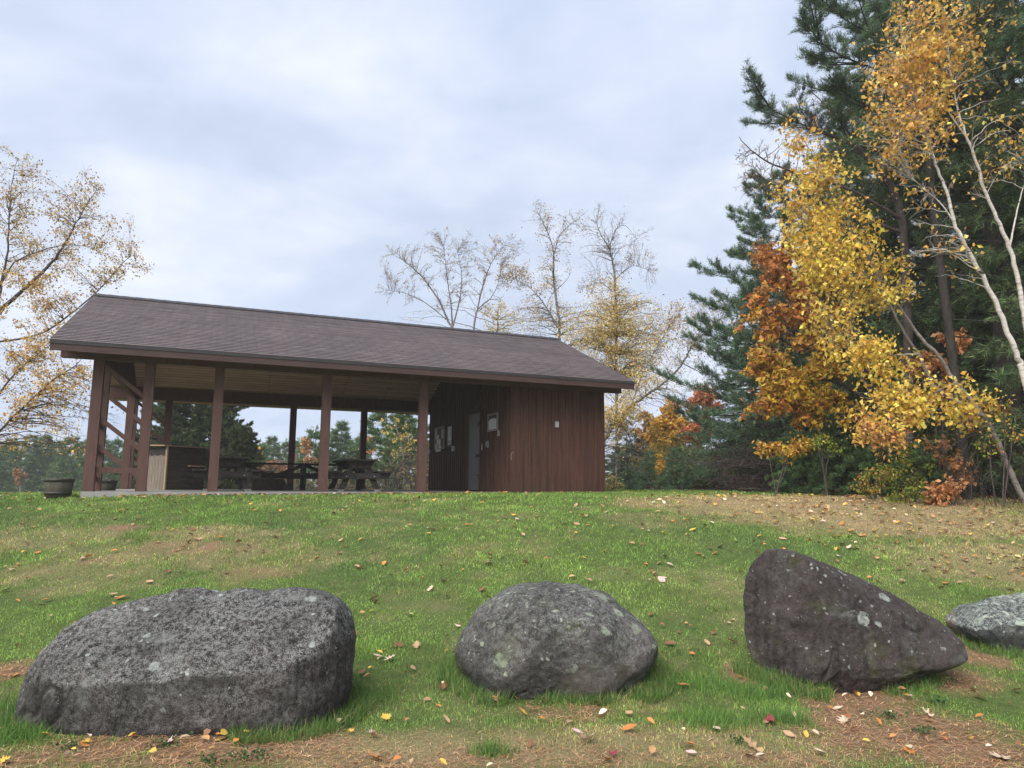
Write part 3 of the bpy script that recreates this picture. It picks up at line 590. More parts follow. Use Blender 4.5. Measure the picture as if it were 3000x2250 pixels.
MB().box(-.035, 0, -.345, -.30, -.225, .225).box(-.035, 0, .30, .345, -.225, .225).box(-.035, 0, -.30, .30, .19, .225).box(-.035, 0, -.30, .30, -.225, -.19).build('frame', M['tanframe'], fp)
def outlet(b, z, label, group=None):
    o = onwall('outlet_box', b, z, label, 'outlet box', group); MB().box(-.05, 0, -.06, .06, -.075, .075).build('housing', M['grey'], o)
    MB().box(-.062, -.05, -.05, .05, -.065, .065).build('cover', M['grey'], o); return o
outlet(6.72, 1.24, 'small metal outlet box at the far end of boarded wall, next to post'); ob = outlet(4.19, 1.235, 'metal outlet box with conduit, under the white notice')
MB().tube([(-.03, .02, .08), (-.03, .02, 1.45)], .012, .012, 6).build('conduit', M['trim'], ob)
sw = onwall('switch_box', .60, 1.46, 'brown painted switch box below the framed panel', 'switch box'); MB().box(-.04, 0, -.05, .05, -.07, .07).build('housing', M['tanframe'], sw); MB().box(-.048, -.04, -.012, .012, -.02, .02).build('toggle', M['trim'], sw)
hk = onwall('door_stay', 1.74, 1.20, 'thin pale hanging door stay beside the steel door', 'door stay'); MB().tube([(-.02, 0, .09), (-.03, .0, .05)], .014, .014, 6).build('staple', M['black'], hk); MB().tube([(-.03, 0, .06), (-.035, .0, -.12)], .013, .02, 6).build('bar', M['oldpaper'], hk)
ph = onwall('pull_handle', 1.36, 1.22, 'curved grey pull handle on the boards under framed panel', 'handle'); MB().tube(spline([(0, 0, .07), (-.05, 0, .06), (-.06, 0, 0), (-.05, 0, -.06), (0, 0, -.07)], 11), .013, .013, 6).build('grip', M['grey'], ph); MB().box(-.01, 0, -.025, .025, -.09, .09).build('plate', M['grey'], ph)
lb = empty('utility_box', W(10.05, -.001, 1.68), PHI, 'small grey utility box alone on the front board siding', 'utility box')
MB().box(-.05, .05, -.05, 0, -.075, .075).build('housing', M['grey'], lb); MB().box(-.04, .04, -.062, -.05, -.065, .03).build('cover', M['oldpaper'], lb)
hc = empty('wire_hook', W(8.83, -.03, .87), PHI, 'pale bent wire hook at the corner of the closed room', 'hook'); MB().tube(spline([(.0, 0, -.1), (-.03, -.03, -.02), (-.02, -.035, .05), (.03, -.03, .1)], 9), .005, .004, 5).build('wire', M['oldpaper'], hc)
# ------------------------------------------------------------------ picnic tables
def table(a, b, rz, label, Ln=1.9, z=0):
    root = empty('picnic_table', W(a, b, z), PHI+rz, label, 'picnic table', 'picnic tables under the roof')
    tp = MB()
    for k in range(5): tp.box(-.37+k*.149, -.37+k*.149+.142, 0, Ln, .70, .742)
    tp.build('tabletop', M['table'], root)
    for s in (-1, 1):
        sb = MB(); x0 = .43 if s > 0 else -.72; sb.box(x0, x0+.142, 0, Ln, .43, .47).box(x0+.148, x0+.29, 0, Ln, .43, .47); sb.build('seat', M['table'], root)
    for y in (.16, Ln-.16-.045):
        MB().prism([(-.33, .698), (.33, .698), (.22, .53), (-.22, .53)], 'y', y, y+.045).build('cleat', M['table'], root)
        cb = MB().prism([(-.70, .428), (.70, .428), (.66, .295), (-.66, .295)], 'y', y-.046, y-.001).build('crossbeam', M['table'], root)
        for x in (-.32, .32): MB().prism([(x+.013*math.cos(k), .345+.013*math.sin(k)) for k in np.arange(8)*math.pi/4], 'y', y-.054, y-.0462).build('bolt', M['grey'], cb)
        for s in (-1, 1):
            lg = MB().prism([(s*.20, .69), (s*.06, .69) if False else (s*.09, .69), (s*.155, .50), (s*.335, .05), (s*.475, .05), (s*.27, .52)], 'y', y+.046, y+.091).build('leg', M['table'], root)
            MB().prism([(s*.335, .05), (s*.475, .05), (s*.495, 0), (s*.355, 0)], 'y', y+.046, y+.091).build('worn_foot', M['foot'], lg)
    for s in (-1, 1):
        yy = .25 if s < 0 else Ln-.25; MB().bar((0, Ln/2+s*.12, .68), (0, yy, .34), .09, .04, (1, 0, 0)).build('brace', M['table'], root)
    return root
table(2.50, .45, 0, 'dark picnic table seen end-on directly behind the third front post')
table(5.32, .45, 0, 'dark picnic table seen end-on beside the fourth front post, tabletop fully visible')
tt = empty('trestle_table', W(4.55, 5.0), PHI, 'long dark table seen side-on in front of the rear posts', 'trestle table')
tp = MB()
for k in range(4): tp.box(-1.75, 1.75, -.3+k*.152, -.3+k*.152+.146, .70, .742)
tp.build('tabletop', M['table'], tt)
for x in (-1.60, 0, 1.6):
    for y in (-.2, .2): MB().box(x-.055, x+.055, y-.05, y+.05, 0, .70).build('leg', M['table'], tt)
    MB().box(x-.05, x+.05, -.15, .15, .60, .69).build('cleat', M['table'], tt)
for x0, x1 in ((-.03, -.72), (.03, .72), (-1.58, -.95), (1.58, .95)): MB().bar((x0, -.2, .69), (x1, -.2, .40), .10, .045).build('brace', M['table'], tt)
MB().box(-1.7, 1.7, -.245, -.205, .31, .47).build('side_board', M['table'], tt)
bn = empty('storage_bench', W(3.45, 4.25), PHI, 'low dark box bench with a brown plank seat, in front of the long table', 'bench')
MB().box(-.16, .24, -.2, .22, .47, .50).build('seat', M['stain'], bn)
MB().prism([(-.30, 0), (.75, 0), (.75, .20), (.70, .20), (.66, .16), (.58, .16), (.52, .28), (.52, .30), (-.30, .30), (-.30, .22), (-.27, .12), (-.30, .10)], 'y', -.16, -.12).build('front_panel', M['table'], bn)
MB().box(-.22, -.14, -.12, .2, 0, .468).box(.18, .23, -.12, .2, 0, .468).build('end_panel', M['table'], bn)
pp = empty('standpipe', W(4.42, 4.2), PHI, 'short black iron standpipe in front of the long table', 'standpipe'); MB().tube([(0, 0, 0), (0, 0, .40)], .035, .035, 10).build('pipe', M['black'], pp); MB().lathe([(0, .47), (.03, .46), (.045, .42), (.045, .395), (.035, .38)], 10).build('cap', M['hoop'], pp)
# ------------------------------------------------------------------ serving counter
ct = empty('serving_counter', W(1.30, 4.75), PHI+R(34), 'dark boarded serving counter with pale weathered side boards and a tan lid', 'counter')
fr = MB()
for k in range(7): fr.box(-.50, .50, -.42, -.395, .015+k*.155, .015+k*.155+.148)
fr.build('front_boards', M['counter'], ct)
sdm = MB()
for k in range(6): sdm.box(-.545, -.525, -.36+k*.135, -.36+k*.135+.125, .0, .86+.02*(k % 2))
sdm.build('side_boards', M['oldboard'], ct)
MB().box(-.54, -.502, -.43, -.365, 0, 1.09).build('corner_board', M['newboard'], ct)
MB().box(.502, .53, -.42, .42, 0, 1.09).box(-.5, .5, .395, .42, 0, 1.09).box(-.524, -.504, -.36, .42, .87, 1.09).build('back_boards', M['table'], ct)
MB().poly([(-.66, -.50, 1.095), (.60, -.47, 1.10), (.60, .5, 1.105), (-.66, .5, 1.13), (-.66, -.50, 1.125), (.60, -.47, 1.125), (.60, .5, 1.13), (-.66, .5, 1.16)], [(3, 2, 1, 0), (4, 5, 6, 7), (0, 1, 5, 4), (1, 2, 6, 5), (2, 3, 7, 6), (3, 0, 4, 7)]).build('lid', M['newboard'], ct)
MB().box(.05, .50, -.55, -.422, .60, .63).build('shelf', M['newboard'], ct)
# ------------------------------------------------------------------ half-barrel tubs and the pale post
def tub(px, py, Y, r, h, label):
    p = P(px, py, Y); p[2] = float(ground(p[0], p[1]))-.02; o = empty('barrel_planter', p, .4, label, 'planter', 'half-barrel planters beside the pavilion')
    MB().lathe([(.0, .0), (r*.80, 0), (r*.90, h*.4), (r, h), (r*.90, h), (r*.86, h*.85), (0, h*.85)], 28).build('staves', M['barrel'], o, True)
    for z, rr_ in ((h*.93, r*.995), (h*.30, r*.885)): MB().lathe([(rr_-.004, z-.03), (rr_+.006, z-.03), (rr_+.010, z+.025), (rr_-.002, z+.025)], 28).build('hoop', M['hoop'], o, True)
    return o
tub(169, 1455, 13.5, .25, .385, 'mossy half-barrel planter standing on grass outside the pavilion corner')
tub(301, 1440, 15.6, .27, .33, 'half-barrel planter partly hidden behind the corner posts')
q = P(863, 1433, 24.5); q[2] = float(ground(q[0], q[1])); po = empty('weathered_post', q, .2, 'pale weathered timber post standing behind the pavilion', 'post')
htop = P(863, 1326, 24.5)[2]-q[2]; MB().prism([(-.055, -.1), (.055, -.1), (.05, htop*.5), (.06, htop-.04), (.0, htop), (-.05, htop-.02), (-.06, htop*.4)], 'y', -.05, .05).build('shaft', M['oldboard'], po)
MB().box(-.07, -.055, -.03, .03, htop*.45, htop*.55).build('bracket', M['grey'], po)
# ================================================================== trees
GOLD = [(.78, .48, .10), (.70, .40, .08), (.84, .57, .15), (.62, .34, .08)]
YEL = [(.92, .65, .12), (.94, .70, .17), (.86, .56, .08), (.78, .58, .14), (.64, .38, .07)]
TAN = [(.56, .37, .15), (.64, .42, .13), (.46, .30, .14), (.70, .50, .22)]
RUST = [(.54, .23, .07), (.60, .29, .07), (.48, .15, .055), (.64, .37, .09), (.42, .20, .08)]
OCHRE = [(.64, .42, .05), (.54, .33, .04), (.70, .48, .07), (.50, .22, .05), (.42, .30, .05)]
ORANGE = [(.90, .54, .10), (.92, .60, .14), (.82, .44, .07)]
PALE = [(.82, .60, .20), (.76, .52, .14), (.86, .67, .28), (.66, .44, .14)]
CORAL = [(.74, .25, .13), (.78, .33, .15), (.66, .18, .10), (.74, .42, .16)]
PEACH = [(.52, .33, .15), (.55, .30, .10), (.42, .28, .16), (.50, .38, .16)]
BEECH = [(.60, .28, .10), (.68, .38, .18), (.50, .21, .08)]
LIME = [(.26, .36, .05), (.34, .40, .06), (.18, .27, .05), (.45, .42, .07)]
PINE = [(.12, .20, .092), (.095, .16, .076), (.155, .235, .105), (.078, .13, .064)]
BLUE = [(.098, .172, .112), (.078, .142, .094), (.125, .205, .135)]
YOUNG = [(.155, .255, .14), (.12, .205, .115), (.19, .30, .16), (.10, .17, .10)]
DARK = [(.115, .18, .078), (.14, .21, .085), (.09, .145, .066), (.165, .22, .09)]
FAR = [(.11, .185, .062), (.085, .15, .055), (.145, .215, .068), (.09, .16, .065)]
def gz(p): return float(ground(p[0], p[1]))
def root_at(px, Y, name, label, group=None, py=1440, cat='tree'):
    p = P(px, py, Y); p[2] = gz(p); return empty(name, p, 0, label, cat, group)
def LIMB(pts, Y, r0, r1, base=False):
    out = []
    for q in pts:
        out.append(P(q[0], q[1], q[2] if len(q) > 2 else Y))
    if base: out[0][2] = gz(out[0])-.1
    return (np.array(out), r0, r1)
def BL(px, py, Y, rx, rz, nb, nl, pal, ry=None):
    s = Y/FPX; return (P(px, py, Y), (rx*s, ry if ry else (rx+rz)*.5*s, rz*s), nb, nl, pal)
def tree(root, limbs, blobs, barkm, seed, dens=1., limbf=1., spread=1., lf=1., **k):
    blobs = [(c, np.asarray(r)*spread, max(1, int(nb*dens)), int(math.ceil(nl*lf)), p) for c, r, nb, nl, p in blobs]; limbs = [(p, a*limbf, b*limbf) for p, a, b in limbs]
    leafy(root, limbs, blobs, barkm, M['leaf'], np.random.default_rng(seed), **k)
def scaled(f, bl): return [(c, r, max(1, int(nb*f)), nl, p) for c, r, nb, nl, p in bl]
# -- birch beyond the corner of the pavilion
t = root_at(-230, 19.5, 'birch_tree', 'sparse golden birch with long slanting limbs beside the open end of pavilion')
tree(t, [LIMB([(-230, 1440), (-170, 1200), (-90, 1010), (18, 894), (75, 843), (136, 786), (181, 731), (211, 677), (250, 608), (283, 555)], 19.5, .15, .012, True),
         LIMB([(-200, 1320), (-60, 1060), (-10, 900), (6, 822), (21, 747), (27, 641), (33, 551), (50, 470, 19)], 19.7, .10, .01),
         LIMB([(-60, 960), (24, 795), (60, 759), (150, 725), (235, 720, 19), (300, 740, 18.7)], 19.3, .05, .008),
         LIMB([(-90, 1010), (110, 980), (235, 897), (301, 837), (362, 768), (385, 745)], 20., .06, .008),
         LIMB([(-190, 1390), (-60, 1320), (0, 1262), (60, 1200), (150, 1118), (215, 1075), (240, 1050)], 18.8, .085, .012),
         LIMB([(-180, 1330), (-40, 1200), (40, 1100), (120, 1030), (190, 985, 19.5)], 19.2, .07, .01)],
     [BL(50, 490, 19.2, 55, 55, 9, 30, TAN), BL(110, 560, 19.4, 60, 60, 10, 34, TAN), BL(30, 620, 19.5, 60, 70, 10, 40, TAN), BL(270, 560, 19.5, 55, 55, 10, 32, TAN), BL(200, 640, 19.3, 70, 55, 10, 34, TAN), BL(310, 660, 19.2, 65, 60, 10, 34, TAN),
      BL(380, 770, 19.9, 50, 60, 10, 34, TAN), BL(300, 770, 19.6, 80, 60, 12, 36, TAN), BL(120, 690, 19.8, 80, 70, 12, 36, TAN), BL(200, 790, 19.6, 80, 70, 12, 40, TAN+GOLD), BL(50, 760, 19.6, 80, 90, 12, 46, TAN+GOLD), BL(60, 880, 19.4, 90, 70, 14, 52, TAN+GOLD),
      BL(160, 900, 19.6, 80, 60, 12, 46, TAN+GOLD), BL(60, 1000, 19.2, 90, 70, 14, 56, GOLD+TAN), BL(170, 1020, 19.4, 80, 60, 12, 46, GOLD+TAN), BL(60, 1110, 19.2, 90, 60, 14, 50, GOLD+TAN), BL(180, 1120, 19, 75, 60, 12, 44, GOLD), BL(250, 1130, 19, 40, 60, 8, 34, GOLD),
      BL(130, 1200, 18.8, 90, 50, 10, 38, GOLD), BL(230, 1210, 19, 45, 50, 8, 34, GOLD), BL(30, 1210, 18.8, 60, 50, 8, 30, GOLD), BL(225, 1300, 19, 35, 35, 6, 30, GOLD), BL(330, 1220, 20, 25, 50, 4, 12, TAN), BL(40, 1300, 20, 55, 35, 6, 34, GOLD)], M['bark_twig'], 101, size=.066, twigr=.005, dens=1.9, limbf=.55, lf=.8, spread=1.2, twig_leafless=1, gather=2.2, hang=.7)
# -- bare and half-bare trees behind the roof
t = root_at(1330, 31, 'bare_tree', 'nearly leafless tree with fanned stems rising behind the roof middle')
tree(t, [LIMB([(1330, 1440), (1328, 1010), (1312, 940), (1285, 880), (1240, 815), (1190, 770), (1150, 745)], 31, .16, .015, True), LIMB([(1328, 1010), (1322, 900), (1310, 810), (1300, 720)], 31.3, .10, .012), LIMB([(1326, 960), (1348, 870), (1352, 800), (1340, 740)], 30.6, .09, .012), LIMB([(1312, 940), (1250, 890), (1190, 860), (1140, 850)], 31, .06, .01)],
     [BL(1175, 770, 31, 55, 45, 9, 5, TAN), BL(1240, 770, 31, 60, 55, 10, 5, TAN), BL(1300, 720, 31, 55, 40, 10, 4, TAN), BL(1360, 740, 30.8, 40, 45, 9, 4, TAN), BL(1270, 840, 31, 70, 50, 10, 4, TAN), BL(1160, 850, 31, 45, 45, 8, 4, TAN), BL(1350, 830, 31, 40, 50, 8, 4, TAN)], M['bark_grey'], 111, dens=3.2, limbf=.45, spread=1.55, size=.075, twigr=.008, twig_leafless=2)
t = root_at(1392, 29.5, 'bare_tree', 'slender bare tree leaning away from the fanned one behind roof')
tree(t, [LIMB([(1392, 1440), (1388, 1000), (1400, 900), (1420, 820), (1445, 762), (1485, 712)], 29.5, .12, .012, True), LIMB([(1400, 905), (1440, 870), (1462, 820), (1470, 760)], 29.7, .05, .01)],
     [BL(1480, 720, 29.5, 45, 30, 9, 5, TAN), BL(1440, 770, 29.5, 45, 45, 9, 5, TAN), BL(1500, 780, 29.5, 40, 45, 7, 6, TAN), BL(1425, 860, 29.5, 45, 50, 7, 5, TAN)], M['bark_grey'], 112, dens=3.2, limbf=.45, spread=1.55, size=.075, twigr=.0075, twig_leafless=2)
t = root_at(1450, 33, 'birch_tree', 'low golden birch showing just above the ridge between bare trees')
tree(t, [LIMB([(1450, 1440), (1455, 1050), (1460, 900)], 33, .09, .02, True)], [BL(1460, 925, 33, 60, 45, 14, 40, PALE), BL(1540, 960, 33, 60, 30, 8, 24, PALE), BL(1200, 930, 33, 30, 20, 3, 12, PALE)], M['bark_grey'], 113, dens=1.6, spread=1.2, gather=4., lf=1.4, size=.075, twigr=.007)
t = root_at(1640, 30, 'birch_tree', 'tall half-bare tree with crooked top and rusty leaves above roof end')
tree(t, [LIMB([(1640, 1440), (1640, 1000), (1632, 900), (1622, 820), (1622, 750), (1612, 700), (1585, 640), (1570, 615)], 30, .15, .012, True), LIMB([(1622, 750), (1640, 690), (1680, 650), (1700, 640)], 30, .05, .009), LIMB([(1634, 960), (1600, 900), (1560, 850), (1500, 810)], 29.8, .09, .011), LIMB([(1618, 860), (1660, 820), (1675, 790)], 30, .04, .009)],
     [BL(1580, 630, 30, 40, 35, 9, 8, TAN), BL(1620, 690, 30, 45, 40, 10, 8, TAN), BL(1690, 650, 30, 40, 30, 8, 6, TAN), BL(1630, 780, 30, 40, 50, 9, 12, TAN), BL(1560, 820, 30, 60, 45, 12, 22, TAN), BL(1500, 800, 30, 45, 40, 9, 18, TAN), BL(1600, 900, 30, 60, 50, 10, 26, TAN+PALE), BL(1680, 960, 30.3, 60, 60, 14, 50, PALE), BL(1560, 930, 30, 50, 40, 8, 24, TAN)], M['bark_grey'], 114, dens=2.6, limbf=.48, spread=1.45, lf=.95, gather=4., size=.07 if True else .09, twigr=.0075, twig_leafless=2)
t = root_at(1806, 29, 'birch_tree', 'birch with bare forked top over a golden lower crown, beyond roof end')
tree(t, [LIMB([(1806, 1440), (1806, 1000), (1803, 880), (1799, 790), (1785, 730), (1762, 690), (1745, 650)], 29, .15, .012, True), LIMB([(1785, 730), (1800, 680), (1830, 660), (1865, 700)], 29, .045, .009), LIMB([(1800, 820), (1850, 780), (1900, 790)], 29, .04, .009), LIMB([(1802, 860), (1760, 830), (1720, 840)], 29, .04, .009)],
     [BL(1760, 680, 29, 45, 45, 12, 3, TAN), BL(1830, 690, 29, 50, 45, 12, 3, TAN), BL(1800, 760, 29, 60, 45, 11, 3, TAN), BL(1870, 800, 29, 55, 40, 10, 4, TAN), BL(1740, 830, 29, 45, 30, 8, 4, TAN), BL(1800, 900, 29, 60, 50, 14, 52, PALE), BL(1850, 970, 29, 70, 60, 16, 62, PALE), BL(1760, 960, 29, 70, 70, 16, 62, PALE), BL(1800, 1050, 29, 80, 60, 15, 56, PALE), BL(1900, 1000, 29, 60, 70, 14, 46, PALE), BL(1720, 1030, 29, 50, 40, 10, 44, PALE), BL(1860, 1080, 29, 70, 40, 12, 42, PALE)], M['bark_grey'], 115, dens=3.4, limbf=.48, spread=1.85, lf=1.0, gather=4., size=.07 if True else .085, twigr=.0075, twig_leafless=2)
t = root_at(1700, 24.5, 'birch_tree', 'golden birch with a long limb arching out from behind the closed room')
tree(t, [LIMB([(1690, 1440), (1735, 1340), (1772, 1285), (1800, 1245), (1850, 1190), (1890, 1160), (1950, 1118), (2000, 1065), (2030, 1010), (2080, 960), (2135, 915)], 24.5, .14, .015, True), LIMB([(1850, 1190), (1880, 1100), (1930, 1010), (1960, 960)], 24.5, .045, .01), LIMB([(2000, 1065), (2050, 1090), (2090, 1110)], 24.5, .03, .008)],
     [BL(1950, 960, 24.5, 60, 60, 12, 30, PALE+TAN), BL(2050, 930, 24.5, 60, 50, 12, 22, TAN), BL(1910, 1060, 24.5, 55, 50, 10, 30, PALE), BL(1990, 1000, 24.5, 60, 50, 10, 18, TAN), BL(2100, 900, 24.5, 50, 40, 8, 14, TAN), BL(1960, 1160, 24.5, 60, 40, 10, 6, TAN), BL(2030, 1130, 24.5, 50, 50, 8, 5, TAN), BL(1870, 1130, 24.5, 45, 35, 8, 24, PALE), BL(1800, 1200, 24.5, 50, 40, 10, 48, PALE), BL(1840, 1215, 24.5, 50, 35, 9, 34, PALE), BL(1790, 1250, 24.5, 40, 40, 8, 40, PALE), BL(1840, 1320, 25, 60, 70, 12, 5, TAN)], M['bark_grey'], 116, dens=3., limbf=.6, spread=1.6, lf=1.0, gather=4., size=.065, twigr=.006, hang=.8, twig_leafless=1)
# -- coloured maples far down the lawn
def roundtree(px, Y, blobs, pal, label, seed, name='maple_tree', size=.14, top=1200, dens=1., bark_=None, trunk=.09):
    t = root_at(px, Y, name, label); tree(t, [LIMB([(px, 1440), (px+2, 1380), (px, (top+1440)/2), (px+3, top+20)], Y, trunk, .02, True)], [BL(a, b, Y+random.uniform(-.4, .4), rx, rz, int(16*dens), 80, pal) for a, b, rx, rz in blobs], bark_ or M['bark_grey'], seed, size=size, twigr=.011); return t
roundtree(1958, 33, [(1965, 1195, 32, 28), (1975, 1240, 40, 32), (1935, 1275, 48, 34), (1985, 1290, 42, 40), (1950, 1325, 45, 30), (1970, 1355, 38, 22), (1935, 1240, 35, 30)], ORANGE, 'bright orange maple glowing between the pavilion and dark conifer', 121, top=1190, dens=1.3)
roundtree(1885, 36, [(1885, 1225, 40, 30), (1880, 1270, 38, 34), (1900, 1310, 42, 40), (1870, 1330, 40, 40), (1915, 1260, 30, 40)], PEACH, 'pale peach coloured tree beside the bright orange maple', 122, top=1220, dens=.8)
roundtree(2055, 31, [(2060, 1150, 40, 30), (2045, 1190, 45, 28), (2080, 1180, 40, 30), (2040, 1260, 40, 25), (2020, 1275, 35, 22), (2075, 1250, 45, 40)], CORAL, 'coral red maple half hidden by the dark conifer boughs', 123, top=1150, dens=1.1)
t = root_at(1937, 26, 'maple_sapling', 'little golden sapling leaning among the young pines'); tree(t, [LIMB([(1958, 1440), (1945, 1390), (1930, 1345)], 26, .02, .008, True)], [BL(1930, 1345, 26, 12, 16, 5, 40, ORANGE), BL(1935, 1378, 26, 16, 14, 5, 40, ORANGE), BL(1950, 1398, 26, 14, 18, 5, 34, ORANGE)], M['bark_grey'], 124, size=.09)
# -- conifers
def put_conifer(px, Y, top, name, label, pal, seed, radpx, group=None, k=8, ln=.12, wd=.014, spread=.65, py=1440, barkm=None, **kw):
    t = root_at(px, Y, name, label, group, py); H = P(px, top, Y)[2]-t.location.z
    w, nd = conifer(np.random.default_rng(seed), H, radpx*Y/FPX, pal=pal, **kw)
    w.build('trunk', barkm or M['bark_dark'], t); nd.build('crown', M['needle'], t, k, ln, wd, spread, seed); return t
put_conifer(1838, 27, 1195, 'spruce_tree', 'shaggy dark spruce with bare drooping twigs by the pavilion corner', [(.05, .075, .055), (.07, .085, .065), (.035, .055, .04)], 201, 62, droop=-.5, up=-.25, base=.05, whorl=.26, per=6, dens=13, tw=.34, ln=.09, wd=.013, shape=.45, flat=.5)
put_conifer(2100, 24, 1228, 'young_pine', 'bluish young pine with a visible thin trunk, tallest of the saplings', YOUNG, 202, 98, droop=.12, up=.5, base=.13, whorl=.30, per=6, dens=11, tw=.42, ln=.12, wd=.011, shape=.75, k=11, gaps=.12)
put_conifer(1903, 26, 1330, 'young_pine', 'bluish young pine between pavilion corner and the golden sapling', YOUNG, 203, 46, droop=.15, up=.5, base=.08, whorl=.22, per=6, dens=13, tw=.32, ln=.12, wd=.012, k=10)
put_conifer(1845, 25.5, 1382, 'young_pine', 'smallest young pine, beside the pavilion corner shrub', YOUNG, 204, 40, droop=.1, up=.4, base=.06, whorl=.2, per=6, dens=13, tw=.3, ln=.11, wd=.012, k=9)
put_conifer(1985, 25.5, 1312, 'young_pine', 'dark dense young pine just behind the golden sapling', YOUNG, 205, 52, droop=.05, up=.4, base=.05, whorl=.2, per=7, dens=14, tw=.34, ln=.12, wd=.013, k=10)
put_conifer(2040, 27, 1330, 'young_pine', 'young pine filling the gap between two taller saplings', YOUNG, 206, 50, droop=.08, up=.4, base=.05, whorl=.22, per=6, dens=13, tw=.34, ln=.12, wd=.013, k=9)
put_conifer(2345, 22, 500, 'pine_tree', 'big blue-green pine at the corner of the woods', BLUE+PINE, 207, 420, droop=.03, up=.55, base=.11, whorl=.45, per=6, dens=12, gaps=.14, tw=.66, ln=.14, wd=.016, shape=.52, k=11, tuft=4)
put_conifer(2310, 20.5, 960, 'hemlock_tree', 'dark hemlock with long sweeping boughs reaching towards the young pines', PINE+BLUE, 208, 315, droop=-.20, up=-.12, base=.36, whorl=.36, per=6, dens=11, tw=.5, ln=.085, wd=.014, shape=.55, k=9, tuft=5, flat=.22)
put_conifer(2345, 17.5, 1262, 'hemlock_sapling', 'bushy green hemlock sapling at the edge of the lawn', [(.15, .25, .095), (.11, .20, .08), (.19, .28, .10)], 209, 110, droop=-.12, up=-.05, base=.04, whorl=.16, per=7, dens=19, tw=.32, ln=.075, wd=.016, shape=.5, k=10, tuft=5, flat=.25, py=1455)
put_conifer(2470, 16.2, 1235, 'hemlock_sapling', 'dark hemlock sapling among the lime green shrubs', [(.13, .21, .09), (.10, .17, .075), (.17, .25, .09)], 210, 120, droop=-.12, up=-.05, base=.04, whorl=.17, per=7, dens=18, tw=.32, ln=.075, wd=.016, shape=.5, k=10, tuft=5, flat=.25, py=1458)
put_conifer(2610, 15.4, 1260, 'hemlock_sapling', 'thin hemlock sapling behind the yellow birch leaves', [(.13, .22, .09), (.10, .18, .08)], 211, 100, droop=-.1, up=-.05, base=.04, whorl=.2, per=6, dens=17, tw=.32, ln=.075, wd=.016, shape=.5, k=10, tuft=5, flat=.25, py=1466)
put_conifer(2725, 14.9, 1290, 'hemlock_sapling', 'small hemlock sapling between the lime shrub and the beech saplings', [(.13, .22, .09), (.10, .18, .08), (.17, .26, .09)], 212, 80, droop=-.1, up=-.05, base=.04, whorl=.18, per=6, dens=17, tw=.3, ln=.075, wd=.016, shape=.5, k=10, tuft=5, flat=.25, py=1472)
put_conifer(2420, 19.3, 1150, 'young_pine', 'young pine standing in the shade behind the oak', YOUNG, 213, 120, droop=.05, up=.4, base=.08, whorl=.3, per=7, dens=13, tw=.4, ln=.12, wd=.015, k=10, py=1450)
# the great white pine whose boughs hang into the sky
t = root_at(2985, 15.0, 'pine_tree', 'huge white pine whose long boughs hang out over the birches'); rng = np.random.default_rng(220); w = Wood(); nd = Needles(); loc = np.array(t.location)
w.tube(np.array([loc+[0, 0, z] for z in np.linspace(-.3, 17, 9)])+rng.normal(size=(9, 3))*.03, .26, .1, 9)
for pts, r in [([(2985, 380), (2800, 290, 14.6), (2600, 215, 14), (2440, 150, 13.7), (2352, 62, 13.6)], .075), ([(2985, 250), (2800, 190, 15), (2620, 130, 14.6), (2480, 60, 14.4), (2400, -10, 14.3)], .07), ([(2985, 150), (2800, 60, 15.4), (2640, 10, 15.2), (2500, -60, 15)], .07), ([(2985, 480), (2800, 430, 15.5), (2650, 370, 15), (2520, 300, 14.6), (2440, 250, 14.4)], .06),
               ([(2985, 560), (2750, 480, 16), (2520, 430, 16), (2340, 360, 16), (2225, 300, 16)], .07), ([(2985, 40), (2850, -40, 15), (2700, -120, 15)], .06), ([(2985, 330), (2900, 200, 12.8), (2820, 90, 11.8)], .05), ([(2985, 200), (3080, 150, 14), (3200, 100, 13)], .06), ([(2985, 120), (2900, 20, 14), (2880, -60, 13)], .05), ([(2985, 620), (2850, 560, 16), (2720, 540, 16.5)], .05), ([(2985, 700), (3050, 640, 14), (3150, 610, 13)], .05), ([(2985, 300), (2860, 260, 16.5), (2700, 250, 18)], .06), ([(2985, 100), (2760, 100, 16.5), (2600, 60, 17)], .06)]:
    q = spline([P(a[0], a[1], a[2] if len(a) > 2 else 15.) for a in pts], 14); pine_limb(q, w, nd, rng, r*.6, PINE+BLUE, .62, 20, .4, 4, flat=.45)
    for k in range(11):
        j = int(rng.integers(3, 13)); d = q[j+1]-q[j]; d /= np.linalg.norm(d); s_ = np.cross(d, (0, 0, 1.)); dr = d*.7+s_*rng.choice([-1, 1])*rng.uniform(.4, .9)+np.array([0, 0, rng.uniform(-.1, .3)])
        l = rng.uniform(.8, 1.5); pine_limb(spline([q[j], q[j]+dr*l*.5, q[j]+dr*l+[0, 0, .1]], 6), w, nd, rng, r*.3, PINE+BLUE, .5, 18, .4, 4, flat=.4)
w.V = [v-loc for v in w.V]; w.build('trunk', M['bark_dark'], t); nd.build('crown', M['needle'], t, 10, .125, .012, .6, 220, loc)
